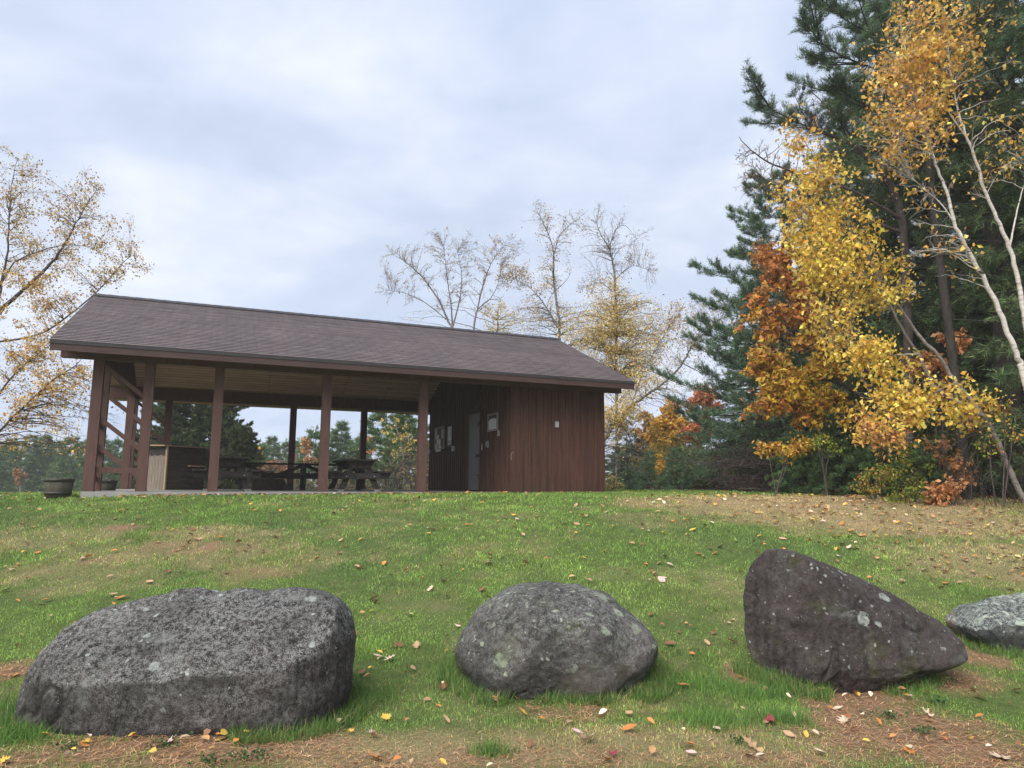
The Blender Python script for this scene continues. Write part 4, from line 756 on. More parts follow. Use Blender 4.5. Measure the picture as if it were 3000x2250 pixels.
# dark trees that stand inside the woods: three made, the others copies
dk = []
for i_, (H, rad, pal, dr, up) in enumerate([(15, 3.0, DARK, -.08, .3), (17, 2.7, DARK+PINE, -.15, .1), (13, 2.9, DARK, -.2, -.1)]):
    w, nd = conifer(np.random.default_rng(230+i_), H, rad, pal=pal, droop=dr, up=up, tr=H*.0085, base=[.10, .16, .05][i_], whorl=.46, per=6, dens=10, tw=.62, tuft=4, shape=.45, flat=.4)
    t = empty('woodland_conifer', (0, 0, 0), 0, 'x', 'tree', 'conifers inside the woods'); w.build('trunk', M['bark_dark'], t); nd.build('crown', M['needle'], t, 8, .15, .02, .7, 230+i_); dk.append(t)
WL_ = [('tall dark conifer standing deep inside the woods', [(12.6, 16.5, 0), (14.5, 20.5, 1), (12.2, 24, 2), (17.5, 18.5, 1), (17, 25, 0), (13.5, 29, 1), (20.5, 30, 2), (9.6, 30, 0), (22, 22, 0)]), ('dark conifer in the first rank of the woods, behind the golden birches', [(10.6, 17.3, 1), (10.9, 21.2, 0), (9.4, 24.6, 1), (11.5, 14.2, 2)])]
i_ = 0; used = set()
WL = [(WL_[0][0], [(12.6, 16.5, 0, 1), (14.5, 20.5, 1, 1), (12.2, 24, 2, .9), (17.5, 18.5, 1, 1), (17, 25, 0, 1), (13.5, 29, 1, .8), (20.5, 30, 2, 1), (16, 33, 2, 1), (22, 22, 0, 1), (18.5, 14.5, 2, 1)]), (WL_[1][0], [(10.6, 17.3, 1, 1), (10.9, 21.2, 0, .85), (9.4, 24.6, 1, .52), (11.5, 14.2, 2, 1), (10.6, 19.2, 2, .8), (9.6, 27.5, 2, .62)])]
for lab, spots in WL:
    for x_, y_, k, s_k in spots:
        t = dk[k] if k not in used else dup(dk[k]); used.add(k); t.location = (x_, y_, float(ground(x_, y_))); t.rotation_euler = (0, 0, random.uniform(0, 6)); s = s_k*random.uniform(.95, 1.08); t.scale = (s, s, s*random.uniform(.95, 1.1)); t['label'] = lab; t['group'] = 'conifers deep inside the woods' if 'deep' in lab else 'conifers in the first rank of the woods'
# cedar behind the pavilion
t = put_conifer(560, 31, 985, 'cedar_tree', 'broad dense cedar seen through the open bays near the counter', [(.075, .115, .05), (.10, .14, .055), (.06, .09, .042), (.125, .135, .06)], 240, 185, droop=.15, up=.6, base=.02, whorl=.17, per=9, dens=13, tw=.42, ln=.11, wd=.03, shape=.42, k=9, tuft=4, flat=.5, gaps=.04)
t = put_conifer(700, 30, 1255, 'cedar_tree', 'lower olive cedar bush at the foot of the broad cedar', [(.075, .095, .04), (.10, .11, .05), (.055, .075, .035)], 241, 75, droop=.15, up=.6, base=.02, whorl=.16, per=8, dens=13, tw=.36, ln=.11, wd=.03, shape=.4, k=9, tuft=4, flat=.5, gaps=.04)
# far rows
fp_ = []
for i_ in range(4):
    w, nd = conifer(np.random.default_rng(250+i_), 10., [2.0, 2.3, 1.8, 2.4][i_], pal=FAR, droop=[-.05, .05, -.1, 0][i_], up=.3, base=[.3, .2, .25, .34][i_], whorl=.55, per=5, dens=6, tw=.7, tuft=3, shape=[.7, .6, .8, .5][i_], flat=.2, gaps=.16)
    t = empty('pine_tree', (0, 0, -60), 0, 'x', 'tree', 'y'); w.build('trunk', M['bark_grey'], t); nd.build('crown', M['needle'], t, 7, .38, .07, .6, 250+i_); fp_.append(t)
used = set()
def farpine(px, top, Y, k, label, group):
    t = fp_[k] if k not in used else dup(fp_[k]); used.add(k); p = P(px, 1440, Y); z = gz(p); s = (P(px, top, Y)[2]-z)/10.
    t.location = (p[0], p[1], z); t.rotation_euler = (0, 0, random.uniform(0, 6)); sx = max(.9, s*random.uniform(1.05, 1.35)); t.scale = (sx, sx, s); t['label'] = label; t['group'] = group
for px, top, Y in [(-60, 1262, 62), (18, 1286, 70), (70, 1278, 64), (118, 1270, 66), (152, 1288, 72), (196, 1276, 63), (238, 1290, 70), (282, 1274, 60), (330, 1283, 66), (372, 1290, 70), (412, 1285, 64)]:
    farpine(px, top, Y, random.randrange(4), 'green pine in the far tree line beyond the barrel planters', 'far pines beyond the barrel planters')
for px, top, Y in [(752, 1292, 60), (790, 1283, 64), (832, 1290, 68), (868, 1288, 63)]: farpine(px, top, Y, random.randrange(4), 'distant pine seen above the long side-on table', 'distant pines above the long table')
for px, top, Y, k, lab in [(918, 1254, 50, 1, 'full bright green pine seen through the pavilion beside the fourth front post'), (992, 1240, 52, 0, 'pointed pine seen through the pavilion above the fully visible tabletop'), (1050, 1275, 56, 2, 'small pointed pine seen just before the last rear post'),
                           (1128, 1190, 44, 3, 'pine with gold leaves in front, seen by the last rear post'), (1195, 1160, 40, 1, 'tall pine seen through the pavilion close beside the fifth front post')]: farpine(px, top, Y, k, lab, 'pines seen through the open bays')
for px, top, Y, k, lab in [(2010, 1225, 48, 0, 'distant pine tip behind the bright orange maple'), (1925, 1235, 52, 2, 'distant pine top between peach tree and orange maple'), (1800, 1330, 46, 3, 'green pine low behind the pavilion corner spruce')]: farpine(px, top, Y, k, lab, 'pines beyond the pavilion corner')
for k in range(4):
    if k not in used: fp_[k].location = P(900, 1440, 70)
t = root_at(1165, 36, 'birch_tree', 'yellow leaved birch in front of the tall pine seen through pavilion'); tree(t, [LIMB([(1190, 1440), (1180, 1330), (1160, 1250), (1150, 1200)], 36, .06, .012, True)], [BL(1150, 1260, 36, 55, 40, 10, 20, YEL), BL(1190, 1290, 36, 45, 50, 10, 18, YEL), BL(1165, 1330, 36, 50, 30, 7, 16, YEL)], M['bark_grey'], 131, size=.10, twigr=.012)
roundtree(740, 52, [(735, 1318, 16, 10), (755, 1325, 16, 12), (722, 1330, 14, 12)], ORANGE, 'small orange tree in the far tree line beside the cedar', 132, top=1320, dens=.6, size=.16)
roundtree(800, 48, [(800, 1365, 36, 18), (775, 1372, 25, 15), (835, 1372, 30, 16)], [(.45, .2, .12), (.5, .26, .1), (.36, .24, .18)], 'dull red bush seen under the long tabletop', 133, name='bush', top=1360, dens=.8, size=.14)
roundtree(895, 46, [(893, 1300, 16, 22), (905, 1340, 18, 22)], [(.55, .27, .10), (.5, .3, .14)], 'pale orange tree behind the weathered post', 134, top=1300, dens=.6, size=.14)
roundtree(1085, 50, [(1085, 1292, 16, 14), (1092, 1310, 16, 16)], ORANGE+CORAL, 'bright orange tree glimpsed beside the last rear post', 135, top=1290, dens=.6, size=.14)
roundtree(62, 58, [(62, 1385, 22, 16), (58, 1405, 20, 12)], [(.42, .2, .08), (.36, .22, .1)], 'small rusty orange tree at the foot of the far pines', 136, top=1380, dens=.6, size=.16)
# background masses that read as one
rng = np.random.default_rng(300); w = Wood(); nd = Needles()
for _ in range(64):
    px = rng.uniform(-420, 2150); Y_ = rng.uniform(74, 96); p = P(px, 1440, Y_); p[2] = gz(p); H = (P(px, rng.uniform(1300, 1352), Y_)[2]-p[2])*1.
    ww, nn = conifer(rng, H, rng.uniform(1.8, 2.6), pal=FAR, base=.22, whorl=.8, per=5, dens=3.2, tw=.9, tuft=3, shape=.6, flat=.2)
    w.tube(np.array([p, p+[0, 0, H*.5], p+[0, 0, H]]), .14, .02, 5); nd.p += [a+p for a in nn.p]; nd.d += nn.d; nd.c += nn.c
for _ in range(30):
    px = rng.uniform(2080, 3700); Y_ = rng.uniform(36, 52); p = P(px, 1440, Y_); p[2] = gz(p); H = rng.uniform(9, 13)*(1 if px > 2350 else .62)
    ww, nn = conifer(rng, H, rng.uniform(2.2, 3.), pal=DARK, base=.04, whorl=.7, per=6, dens=4, tw=.9, tuft=3, shape=.5, flat=.3)
    w.tube(np.array([p, p+[0, 0, H*.5], p+[0, 0, H]]), .14, .02, 5); nd.p += [a+p for a in nn.p]; nd.d += nn.d; nd.c += nn.c
me_w = w.build('distant_forest', M['bark_grey'], None); tag(me_w, kind='stuff')
tag(nd.build('distant_forest', M['needle'], None, 6, .5, .11, .65, 301), kind='stuff')
w = Wood(); lv = Leaves()
for _ in range(130):
    if rng.uniform() < .72: px, Y_ = rng.uniform(560, 1320), rng.uniform(27, 44)
    else: px, Y_ = rng.uniform(-250, 560), rng.uniform(34, 56)
    p = P(px, 1440, Y_); p[2] = gz(p); h = rng.uniform(.8, 2.1)*(1.15 if px > 950 else .9)
    if P(px, 1440, Y_)[2] < p[2]-1: continue
    for _k in range(13):
        d = rdir(rng)*.55; d[2] = rng.uniform(.6, 1.); e = p+d*h*rng.uniform(.6, 1); mdl = p+(e-p)*.5+rdir(rng)*h*.08; q = np.array([p+rdir(rng)*.1, mdl, e]); w.tube(q, .018, .006, 3)
        for _j in range(5):
            b = mdl+(e-mdl)*rng.uniform(0, 1); w.tube(np.array([b, b+(rdir(rng)*.8+d*.5)*h*.2]), .009, .004, 3)
        n_ = rng.integers(4, 13); lv.add(e+rng.normal(size=(n_, 3))*h*.16, pick(rng, [(.16, .17, .06), (.20, .16, .08), (.30, .2, .08), (.11, .14, .055), (.24, .15, .1)], n_), rng.uniform(.07, .14, n_))
for _ in range(220):
    y_ = rng.uniform(14.5, 34); ex = float(np.interp(y_, [8, 11, 13, 15, 17, 20, 24, 30], [10.6, 9.6, 9.4, 9.2, 9.0, 7.9, 6.6, 5.2])); p = np.array([ex+.35+abs(rng.normal())*2.6, y_, 0]); p[2] = gz(p); h = rng.uniform(.7, 2.3)
    for _k in range(10):
        d = rdir(rng)*.6; d[2] = rng.uniform(.5, 1.); e = p+d*h*rng.uniform(.6, 1); mdl = p+(e-p)*.5+rdir(rng)*h*.08; w.tube(np.array([p+rdir(rng)*.1, mdl, e]), .014, .004, 3)
        n_ = rng.integers(16, 34); lv.add(e+rng.normal(size=(n_, 3))*h*.2, pick(rng, [(.10, .16, .06), (.08, .13, .05), (.15, .20, .06), (.24, .20, .06), (.12, .09, .045)], n_), rng.uniform(.05, .11, n_))
tag(w.build('undergrowth', M['bark_twig'], None), kind='stuff'); tag(lv.build('undergrowth', M['leaf'], None, 3), kind='stuff')
# -- the coloured edge of the woods
t = root_at(2590, 16.8, 'oak_tree', 'rust red oak with ochre lower leaves, between pine and yellow birch', py=1460)
tree(t, [LIMB([(2590, 1460), (2580, 1250), (2540, 1080), (2500, 960), (2440, 850), (2380, 760), (2330, 690)], 16.8, .14, .015, True), LIMB([(2560, 1120), (2430, 1015), (2320, 1010), (2255, 960), (2205, 915)], 16.3, .06, .01), LIMB([(2570, 1190), (2450, 1120), (2350, 1110), (2260, 1080)], 16, .05, .01), LIMB([(2540, 1080), (2400, 960), (2330, 860), (2270, 790)], 16.6, .05, .01), LIMB([(2575, 1230), (2480, 1190), (2380, 1180), (2280, 1170)], 15.6, .045, .01)],
     [BL(2300, 720, 16.7, 65, 45, 14, 34, RUST), BL(2250, 790, 16.5, 55, 55, 12, 34, RUST), BL(2330, 810, 16.6, 70, 60, 14, 34, RUST), BL(2270, 880, 16.4, 65, 50, 13, 34, RUST), BL(2360, 900, 16.5, 70, 50, 13, 30, RUST), BL(2215, 960, 16.3, 45, 45, 9, 28, RUST+OCHRE), BL(2300, 980, 16.2, 70, 40, 11, 28, RUST+OCHRE), BL(2250, 1060, 16, 60, 45, 13, 36, OCHRE+RUST),
      BL(2330, 1080, 15.9, 80, 45, 14, 38, OCHRE), BL(2290, 1140, 15.7, 75, 45, 15, 42, OCHRE), BL(2380, 1150, 15.6, 85, 45, 15, 42, OCHRE), BL(2240, 1185, 15.6, 50, 30, 8, 30, OCHRE+RUST), BL(2330, 1205, 15.6, 70, 30, 9, 34, OCHRE+RUST), BL(2440, 1220, 15.6, 80, 40, 9, 22, OCHRE), BL(2440, 1040, 16.2, 70, 50, 9, 18, RUST+OCHRE), BL(2400, 1000, 16.6, 60, 40, 8, 18, RUST)], M['bark_dark'], 141, dens=1.5, spread=1.3, size=.125, twigr=.007, hang=.5, gather=1.3)
t = root_at(3005, 13.2, 'birch_tree', 'leaning birch with a bright yellow crown in front of the rust oak', py=1490)
tree(t, [LIMB([(3012, 1490), (2969, 1400), (2926, 1303), (2882, 1220), (2800, 1120), (2752, 1047), (2690, 980), (2622, 883), (2565, 800), (2500, 690), (2440, 580), (2395, 480), (2350, 400)], 13.2, .115, .012, True), LIMB([(2882, 1220), (2760, 1150), (2723, 1110), (2690, 1037), (2641, 960), (2574, 820), (2530, 730), (2480, 620), (2440, 520)], 13.0, .085, .012), LIMB([(2690, 1037), (2600, 1040), (2520, 1030), (2450, 1010)], 12.8, .035, .008), LIMB([(2800, 1120), (2720, 1160), (2640, 1210), (2560, 1260)], 12.6, .035, .008), LIMB([(2882, 1220), (2830, 1210), (2770, 1200)], 12.6, .03, .008), LIMB([(2574, 820), (2480, 800), (2400, 780)], 13, .03, .008), LIMB([(2530, 730), (2430, 690), (2350, 640)], 13, .03, .008)],
     [BL(2330, 380, 13.2, 45, 60, 8, 24, GOLD), BL(2390, 470, 13.2, 65, 60, 12, 36, GOLD+YEL), BL(2320, 560, 13.1, 60, 60, 12, 36, YEL+GOLD), BL(2420, 570, 13.2, 80, 60, 14, 42, YEL), BL(2360, 650, 13.1, 80, 55, 14, 46, YEL), BL(2470, 660, 13.2, 80, 60, 14, 44, YEL), BL(2410, 730, 13, 90, 50, 15, 50, YEL), BL(2520, 760, 13.1, 90, 50, 14, 44, YEL), BL(2430, 810, 12.9, 80, 45, 13, 48, YEL), BL(2500, 850, 12.9, 80, 40, 12, 44, YEL),
      BL(2610, 850, 13, 80, 40, 11, 34, YEL), BL(2420, 880, 12.9, 60, 40, 9, 34, YEL), BL(2440, 950, 12.8, 60, 40, 8, 28, YEL), BL(2510, 1020, 12.8, 70, 40, 12, 44, YEL), BL(2590, 1050, 12.7, 70, 45, 12, 42, YEL), BL(2540, 1090, 12.7, 60, 40, 10, 40, YEL), BL(2630, 1120, 12.6, 55, 50, 9, 34, YEL), BL(2700, 1180, 12.6, 80, 35, 11, 44, YEL), BL(2620, 1230, 12.5, 80, 40, 11, 42, YEL), BL(2790, 1170, 12.6, 75, 45, 11, 38, YEL), BL(2560, 1270, 12.4, 70, 30, 9, 36, GOLD+BEECH), BL(2830, 1210, 12.6, 50, 35, 7, 26, YEL), BL(2640, 1290, 12.4, 60, 25, 6, 26, GOLD+BEECH)], M['birch_shaded'], 142, dens=1.3, limbf=.48, spread=1.3, lf=.72, size=.09, twigr=.0055, hang=.6, gather=3.)
t = root_at(3075, 11.6, 'birch_tree', 'white-trunked twin birch with orange gold leaves high against dark pine', py=1500)
tree(t, [LIMB([(3090, 1500), (3050, 1300), (2998, 1100), (2985, 1050), (2950, 970), (2900, 850), (2850, 760), (2800, 660), (2780, 580), (2750, 500), (2720, 420), (2690, 300), (2660, 180), (2640, 90)], 11.6, .115, .012, True), LIMB([(3090, 1400, 11.7), (3040, 1150), (3005, 950), (2985, 830), (2960, 730), (2930, 660), (2890, 570), (2860, 470), (2830, 400), (2810, 330), (2790, 240), (2775, 120), (2765, 20)], 11.9, .10, .012), LIMB([(2958, 725), (2975, 640), (2992, 570), (3020, 480)], 11.9, .035, .012), LIMB([(2800, 660), (2760, 600), (2715, 560), (2670, 520)], 11.6, .03, .008), LIMB([(2830, 400), (2780, 330), (2730, 250)], 11.9, .03, .008)],
     [BL(2700, 60, 11.6, 80, 60, 12, 40, GOLD), BL(2640, 150, 11.5, 75, 60, 12, 42, GOLD), BL(2730, 160, 11.6, 80, 60, 12, 42, GOLD), BL(2590, 230, 11.4, 60, 55, 10, 34, GOLD), BL(2680, 250, 11.5, 85, 55, 12, 42, GOLD), BL(2620, 310, 11.4, 70, 55, 11, 36, GOLD), BL(2720, 340, 11.5, 70, 50, 10, 36, GOLD), BL(2800, 90, 11.8, 70, 60, 10, 32, GOLD), BL(2830, 190, 11.8, 70, 60, 9, 26, GOLD), BL(2570, 400, 11.4, 50, 50, 8, 18, GOLD), BL(2650, 420, 11.4, 50, 50, 8, 20, GOLD),
      BL(2980, 300, 12, 45, 100, 9, 24, YEL+GOLD), BL(2960, 430, 12, 45, 60, 7, 14, GOLD), BL(2700, 500, 11.5, 60, 60, 7, 12, GOLD), BL(2790, 420, 11.7, 60, 80, 6, 9, GOLD), BL(2890, 520, 12, 60, 60, 6, 9, GOLD), BL(2690, 620, 11.5, 50, 60, 5, 8, GOLD), BL(2790, 760, 11.5, 50, 50, 5, 7, GOLD), BL(2730, 720, 11.5, 50, 40, 4, 7, GOLD), BL(2900, 40, 11.9, 60, 60, 6, 14, GOLD)], M['birch'], 143, dens=1.5, limbf=.5, spread=1.65, lf=.62, size=.084, twigr=.005, hang=.6, gather=2.8)
t = root_at(2660, 15.6, 'bare_tree', 'bare grey tree with fine upswept twigs between pine boughs', py=1462)
tree(t, [LIMB([(2660, 1460), (2660, 1000), (2650, 700), (2620, 560), (2550, 470), (2480, 415), (2420, 390), (2370, 383)], 15.6, .12, .02, True), LIMB([(2550, 470), (2480, 380), (2430, 320), (2380, 270)], 15.5, .03, .006), LIMB([(2640, 640), (2500, 560), (2380, 520), (2260, 480), (2190, 430), (2165, 400)], 15.2, .04, .006), LIMB([(2640, 680), (2480, 620), (2340, 560), (2230, 520)], 15.2, .04, .006)],
     [BL(2400, 300, 15.5, 55, 50, 12, 1, TAN), BL(2460, 340, 15.5, 60, 45, 12, 1, TAN), BL(2370, 360, 15.5, 40, 40, 8, 2, TAN), BL(2200, 450, 15.2, 45, 50, 10, 3, TAN), BL(2250, 530, 15.2, 60, 50, 11, 3, TAN), BL(2310, 470, 15.2, 55, 50, 10, 2, TAN), BL(2190, 540, 15.2, 40, 40, 7, 3, TAN), BL(2560, 560, 15.5, 60, 60, 8, 2, TAN)], M['bark_twig'], 144, dens=1.5, spread=1.2, size=.06, twigr=.0085, hang=.3, twig_leafless=2)
bd = empty('perched_bird', P(2355, 257, 15.5), .6, 'tiny dark bird perched on the topmost bare twig', 'bird')
MB().lathe([(0, -.07), (.02, -.06), (.045, -.01), (.04, .04), (.02, .07), (.026, .09), (.02, .115), (0, .125)], 10).poly([(-.012, .02, -.05), (.012, .02, -.05), (.018, .05, -.16), (-.018, .05, -.16)], [(0, 1, 2, 3)]).poly([(-.006, -.02, .095), (.006, -.02, .095), (0, -.05, .09), (0, -.02, .107)], [(0, 1, 2), (0, 2, 3), (1, 3, 2)]).build('body', M['black'], bd, True)
# -- saplings and shrubs along the edge
def shrub(px, Y, py, blobs, pal, name, label, seed, size=.07, nb=7, nl=26, cat='shrub', group=None):
    t = root_at(px, Y, name, label, group, py, cat); g = t.location; lim = []
    for a, b, rx, rz in blobs: lim.append((np.array([np.array(g)+[random.uniform(-.05, .05), random.uniform(-.05, .05), -.05], (np.array(g)+P(a, b, Y))/2+[random.uniform(-.1, .1), 0, .1], P(a, b, Y)]), .016, .006))
    tree(t, lim, [BL(a, b, Y, rx, rz, nb, nl, pal, ry=max(.25, rx*Y/FPX*.8)) for a, b, rx, rz in blobs], M['bark_twig'], seed, size=size, twigr=.004, sides=5, gather=1.2)
shrub(2270, 15.6, 1452, [(2250, 1312, 45, 16), (2310, 1325, 40, 16), (2350, 1290, 30, 20)], OCHRE+GOLD, 'maple_sapling', 'golden maple sapling spreading flat over the brush pile', 151, .09, 8, 30, 'sapling')
shrub(2420, 14.8, 1460, [(2405, 1290, 24, 14), (2440, 1315, 26, 14), (2390, 1300, 20, 10)], LIME, 'leafy_shrub', 'lime green shrub tip above the hemlock saplings', 152, .055, 6, 20)
shrub(2650, 14.2, 1470, [(2650, 1330, 45, 28), (2600, 1365, 45, 28), (2690, 1375, 45, 30), (2640, 1420, 60, 25)], LIME+[(.12, .17, .05)], 'leafy_shrub', 'yellow-green leafy shrub below the lowest birch leaves', 153, .06, 8, 30)
shrub(2560, 13.8, 1466, [(2560, 1400, 40, 16), (2600, 1392, 30, 14), (2540, 1430, 50, 22)], GOLD+LIME, 'leafy_shrub', 'low shrub with orange-tipped leaves at the lawn edge', 154, .06, 7, 26)
shrub(2680, 13.2, 1480, [(2660, 1445, 35, 18), (2710, 1440, 35, 22), (2640, 1462, 30, 12)], LIME, 'leafy_shrub', 'knee-high bright lime shrub beside the orange beech', 155, .055, 7, 26)
shrub(2790, 12.9, 1485, [(2790, 1430, 40, 14), (2760, 1440, 35, 12), (2740, 1455, 25, 14)], BEECH, 'beech_sapling', 'low orange beech sapling at the dark opening of woods', 156, .10, 7, 24, 'sapling')
shrub(2790, 13.6, 1480, [(2770, 1345, 35, 14), (2800, 1362, 26, 10), (2750, 1300, 40, 14), (2830, 1395, 22, 10)], BEECH, 'beech_sapling', 'slender beech sapling with layered orange leaves above the low one', 157, .095, 5, 16, 'sapling')
shrub(2760, 14.6, 1475, [(2740, 1080, 50, 30), (2790, 1000, 45, 25), (2700, 1060, 50, 25), (2860, 1230, 50, 16), (2910, 1200, 50, 14), (2780, 1150, 40, 20)], BEECH, 'beech_tree', 'thin beech with salmon orange leaves behind birch trunks', 158, .11, 9, 26, 'tree')
shrub(2930, 12.8, 1490, [(2940, 1190, 40, 30), (2970, 1270, 35, 25), (2900, 1300, 40, 25)], LIME+GOLD, 'leafy_shrub', 'tall thin shrub with yellow-green leaves by the leaning trunk', 159, .06, 5, 16)
shrub(1795, 24.2, 1442, [(1790, 1410, 25, 16), (1808, 1428, 26, 12), (1782, 1432, 20, 10)], [(.5, .42, .16), (.42, .35, .12), (.32, .28, .1), (.55, .46, .25)], 'leafy_shrub', 'pale yellow shrub touching the corner of the closed room', 160, .07, 9, 34)
shrub(2530, 18.2, 1460, [(2520, 1330, 60, 40), (2460, 1390, 60, 35), (2580, 1400, 60, 30)], [(.09, .13, .045), (.14, .17, .05), (.2, .18, .06)], 'leafy_shrub', 'dull green shrub in shade behind the hemlock saplings', 161, .06, 9, 30)
# brush pile, log and snag
def tangle(name, px, Y, py, rx, h, nst, barkm, label, cat, seed, th=.012, nb=0, low=.0):
    t = root_at(px, Y, name, label, None, py, cat); rng = np.random.default_rng(seed); w = Wood()
    for _ in range(nst):
        a = np.array([rng.normal()*rx*.6, rng.normal()*rx*.35, rng.uniform(low, h*.55)]); d = rdir(rng); d[2] = abs(d[2])*.45; l = rng.uniform(.4, 1.3)*h*1.3; mid_ = a+d*l*.5+rdir(rng)*l*.12; e = a+d*l+rdir(rng)*l*.12; w.tube(np.array([a, mid_, e]), th*rng.uniform(.5, 1.4), th*.35, 4)
        for _k in range(3): b = mid_+(e-mid_)*rng.uniform(0, 1); w.tube(np.array([b, b+(d*.6+rdir(rng)*.7)*l*.3]), th*.35, th*.18, 3)
    w.build('branches', barkm, t); return t
M['purple_twig'] = bark('purplish_twigs', (.05, .032, .034), (.125, .085, .088))
tangle('brush_pile', 2235, 20.5, 1440, 1.1, .75, 260, M['purple_twig'], 'purplish brown brush pile at the edge of woods under the pine', 'brush pile', 171)
tangle('dead_thicket', 2290, 20.3, 1440, 1.1, 1.5, 200, M['bark_twig'], 'grey tangle of dead branches above the brush pile', 'thicket', 172, .014, low=.7)
lg = root_at(2240, 20.2, 'fallen_log', 'pale peeled branch lying along the front of the brush pile', None, 1442, 'log'); g = np.array(lg.location); wl = Wood(); wl.tube(spline([[-.75, 0, .12], [-.3, .05, .13], [.1, 0, .09], [.38, -.08, .06]], 9), .022, .045, 6); wl.tube(np.array([[-.3, .05, .13], [-.5, 0, .2], [-.62, -.1, .22]]), .012, .006, 4); wl.build('stem', M['oldboard'], lg)
sn = root_at(2317, 18.6, 'snag', 'short broken grey stick leaning upright beside the brush pile', None, 1443, 'stick'); ws = Wood(); ws.tube(np.array([[-.03, 0, -.05], [0, 0, .2], [.075, 0, .43]]), .028, .022, 6); ws.tube(np.array([[.07, 0, .42], [.2, .03, .40], [.3, .05, .33]]), .016, .009, 5); ws.build('stem', M['oldboard'], sn)
t = root_at(2960, 12.4, 'dead_branches', 'hanging dead grey branches around the leaning trunk in the woods', None, 1490, 'branches'); rng = np.random.default_rng(173); w = Wood(); g = np.array(t.location)
for _ in range(40):
    a = P(rng.uniform(2820, 3000), rng.uniform(1200, 1400), rng.uniform(12.3, 13.4)); d = np.array([rng.normal()*.5, rng.normal()*.2, -rng.uniform(.2, 1)]); d /= np.linalg.norm(d); l = rng.uniform(.3, .9); q = spline([a, a+d*l*.5+rdir(rng)*.08, a+d*l+[0, 0, -.1]], 6)
    w.tube(q-g, .009, .003, 4)
    for k in range(4): b = q[2]+(q[5]-q[2])*rng.uniform(0, 1); w.tube(np.array([b, b+(d*.6+rdir(rng)*.6)*.25])-g, .004, .002, 3)
w.build('branches', M['bark_dark'], t)
t = root_at(2835, 13.9, 'pine_tree', 'bare straight pine trunk at the dark opening of the woods', None, 1480); w = Wood(); w.tube(np.array([[0, 0, -.2], [-.02, 0, 2], [-.12, .1, 6], [-.1, .2, 10], [0, .2, 13]]), .10, .06, 9); rng = np.random.default_rng(174); nd = Needles()
for k in range(16): a = rng.uniform(0, 6.28); z = rng.uniform(1.2, 7); d = np.array([math.cos(a), math.sin(a), -.15]); w.tube(spline([[-.05, 0, z], np.array([-.05, 0, z])+d*.6, np.array([-.05, 0, z-.1])+d*1.2], 5), .014, .004, 4)
for k in range(26): a = rng.uniform(0, 6.28); z = rng.uniform(7, 12.8); d = np.array([math.cos(a), math.sin(a), .05]); pine_limb(spline([[-.1, .1, z], np.array([-.1, .1, z])+d*.9, np.array([-.1, .1, z])+d*1.9], 6), w, nd, rng, .02, DARK, .5, 10, .3, 3)
w.build('trunk', M['bark_dark'], t); nd.build('crown', M['needle'], t, 9, .13, .014, .6, 175)
# ================================================================== grass, needles, fallen leaves
BOX = []                                           # places where no grass grows: under boulders, slab and room
bl_ = [o for o in C if o.name.startswith('boulder') and o.type == 'MESH']
def inside_pav(x, y): a, b = loc2(x, y); return (a > -.2) & (a < 11.46) & (b > -.14) & (b < 7.2)
bfoot = []
for o in bl_:
    co_ = np.empty(len(o.data.vertices)*3, np.float32); o.data.vertices.foreach_get('co', co_); v = co_.reshape(-1, 3)+np.array(o.location, np.float32); g = ground(v[:, 0], v[:, 1]); q = v[np.abs(v[:, 2]-g) < .06][:, :2]
    c = q.mean(0); a = np.arctan2(q[:, 1]-c[1], q[:, 0]-c[0]); r = np.hypot(q[:, 0]-c[0], q[:, 1]-c[1]); bins = np.linspace(-np.pi, np.pi, 37); rb = np.array([r[(a >= bins[i])&(a < bins[i+1])].max() if ((a >= bins[i])&(a < bins[i+1])).any() else np.nan for i in range(36)])
    rb = np.where(np.isnan(rb), np.nanmean(rb), rb); bfoot.append((c, (bins[:-1]+bins[1:])/2, rb))
def bdist(x, y):
    "distance to the nearest boulder foot, negative beneath it"
    o = np.full(np.shape(x), 9.)
    for c, a, r in bfoot:
        aa = np.arctan2(y-c[1], x-c[0]); o = np.minimum(o, np.hypot(x-c[0], y-c[1])-np.interp(aa, a, r, period=2*np.pi))
    return o
def scatter(n, y0, y1, rng, wide=.80, pad=1.2):
    y = y0+(y1-y0)*rng.uniform(0, 1, n); x = rng.uniform(-1, 1, n)*(wide*y+pad); return x, y
def blades(rng, x, y, h, w, col, lean=.55):
    k = len(x); z = ground(x, y); a = rng.uniform(0, 2*np.pi, k); s = np.stack([np.cos(a), np.sin(a), np.zeros(k)], 1)*(w/2)[:, None]
    b = rng.uniform(0, 2*np.pi, k); ln_ = np.abs(rng.normal(size=k))*lean; d = np.stack([np.cos(b)*ln_, np.sin(b)*ln_, np.ones(k)], 1); d /= np.linalg.norm(d, axis=1)[:, None]
    p = np.stack([x, y, z-.005], 1); m_ = p+d*(h*.55)[:, None]; d2 = d+np.stack([np.cos(b), np.sin(b), -np.ones(k)*.25], 1)*(ln_*.7)[:, None]; d2 /= np.linalg.norm(d2, axis=1)[:, None]; e = m_+d2*(h*.5)[:, None]
    V = np.stack([p-s, p+s, m_-s*.75, m_+s*.75, e], 1).reshape(-1, 3); i = np.arange(k)[:, None]*5
    return V, i+np.array([[0, 1, 3, 2]]), i+np.array([[2, 3, 4]]), np.repeat(col, 5, 0)
rng = np.random.default_rng(400); VV = []; QQ = []; TT = []; CC = []; off = 0
def emit(x, y, h, w, col, lean=.55):
    global off
    V, q, t_, c = blades(rng, x, y, h, w, col, lean); VV.append(V); QQ.append(q+off); TT.append(t_+off); CC.append(c); off += len(V)
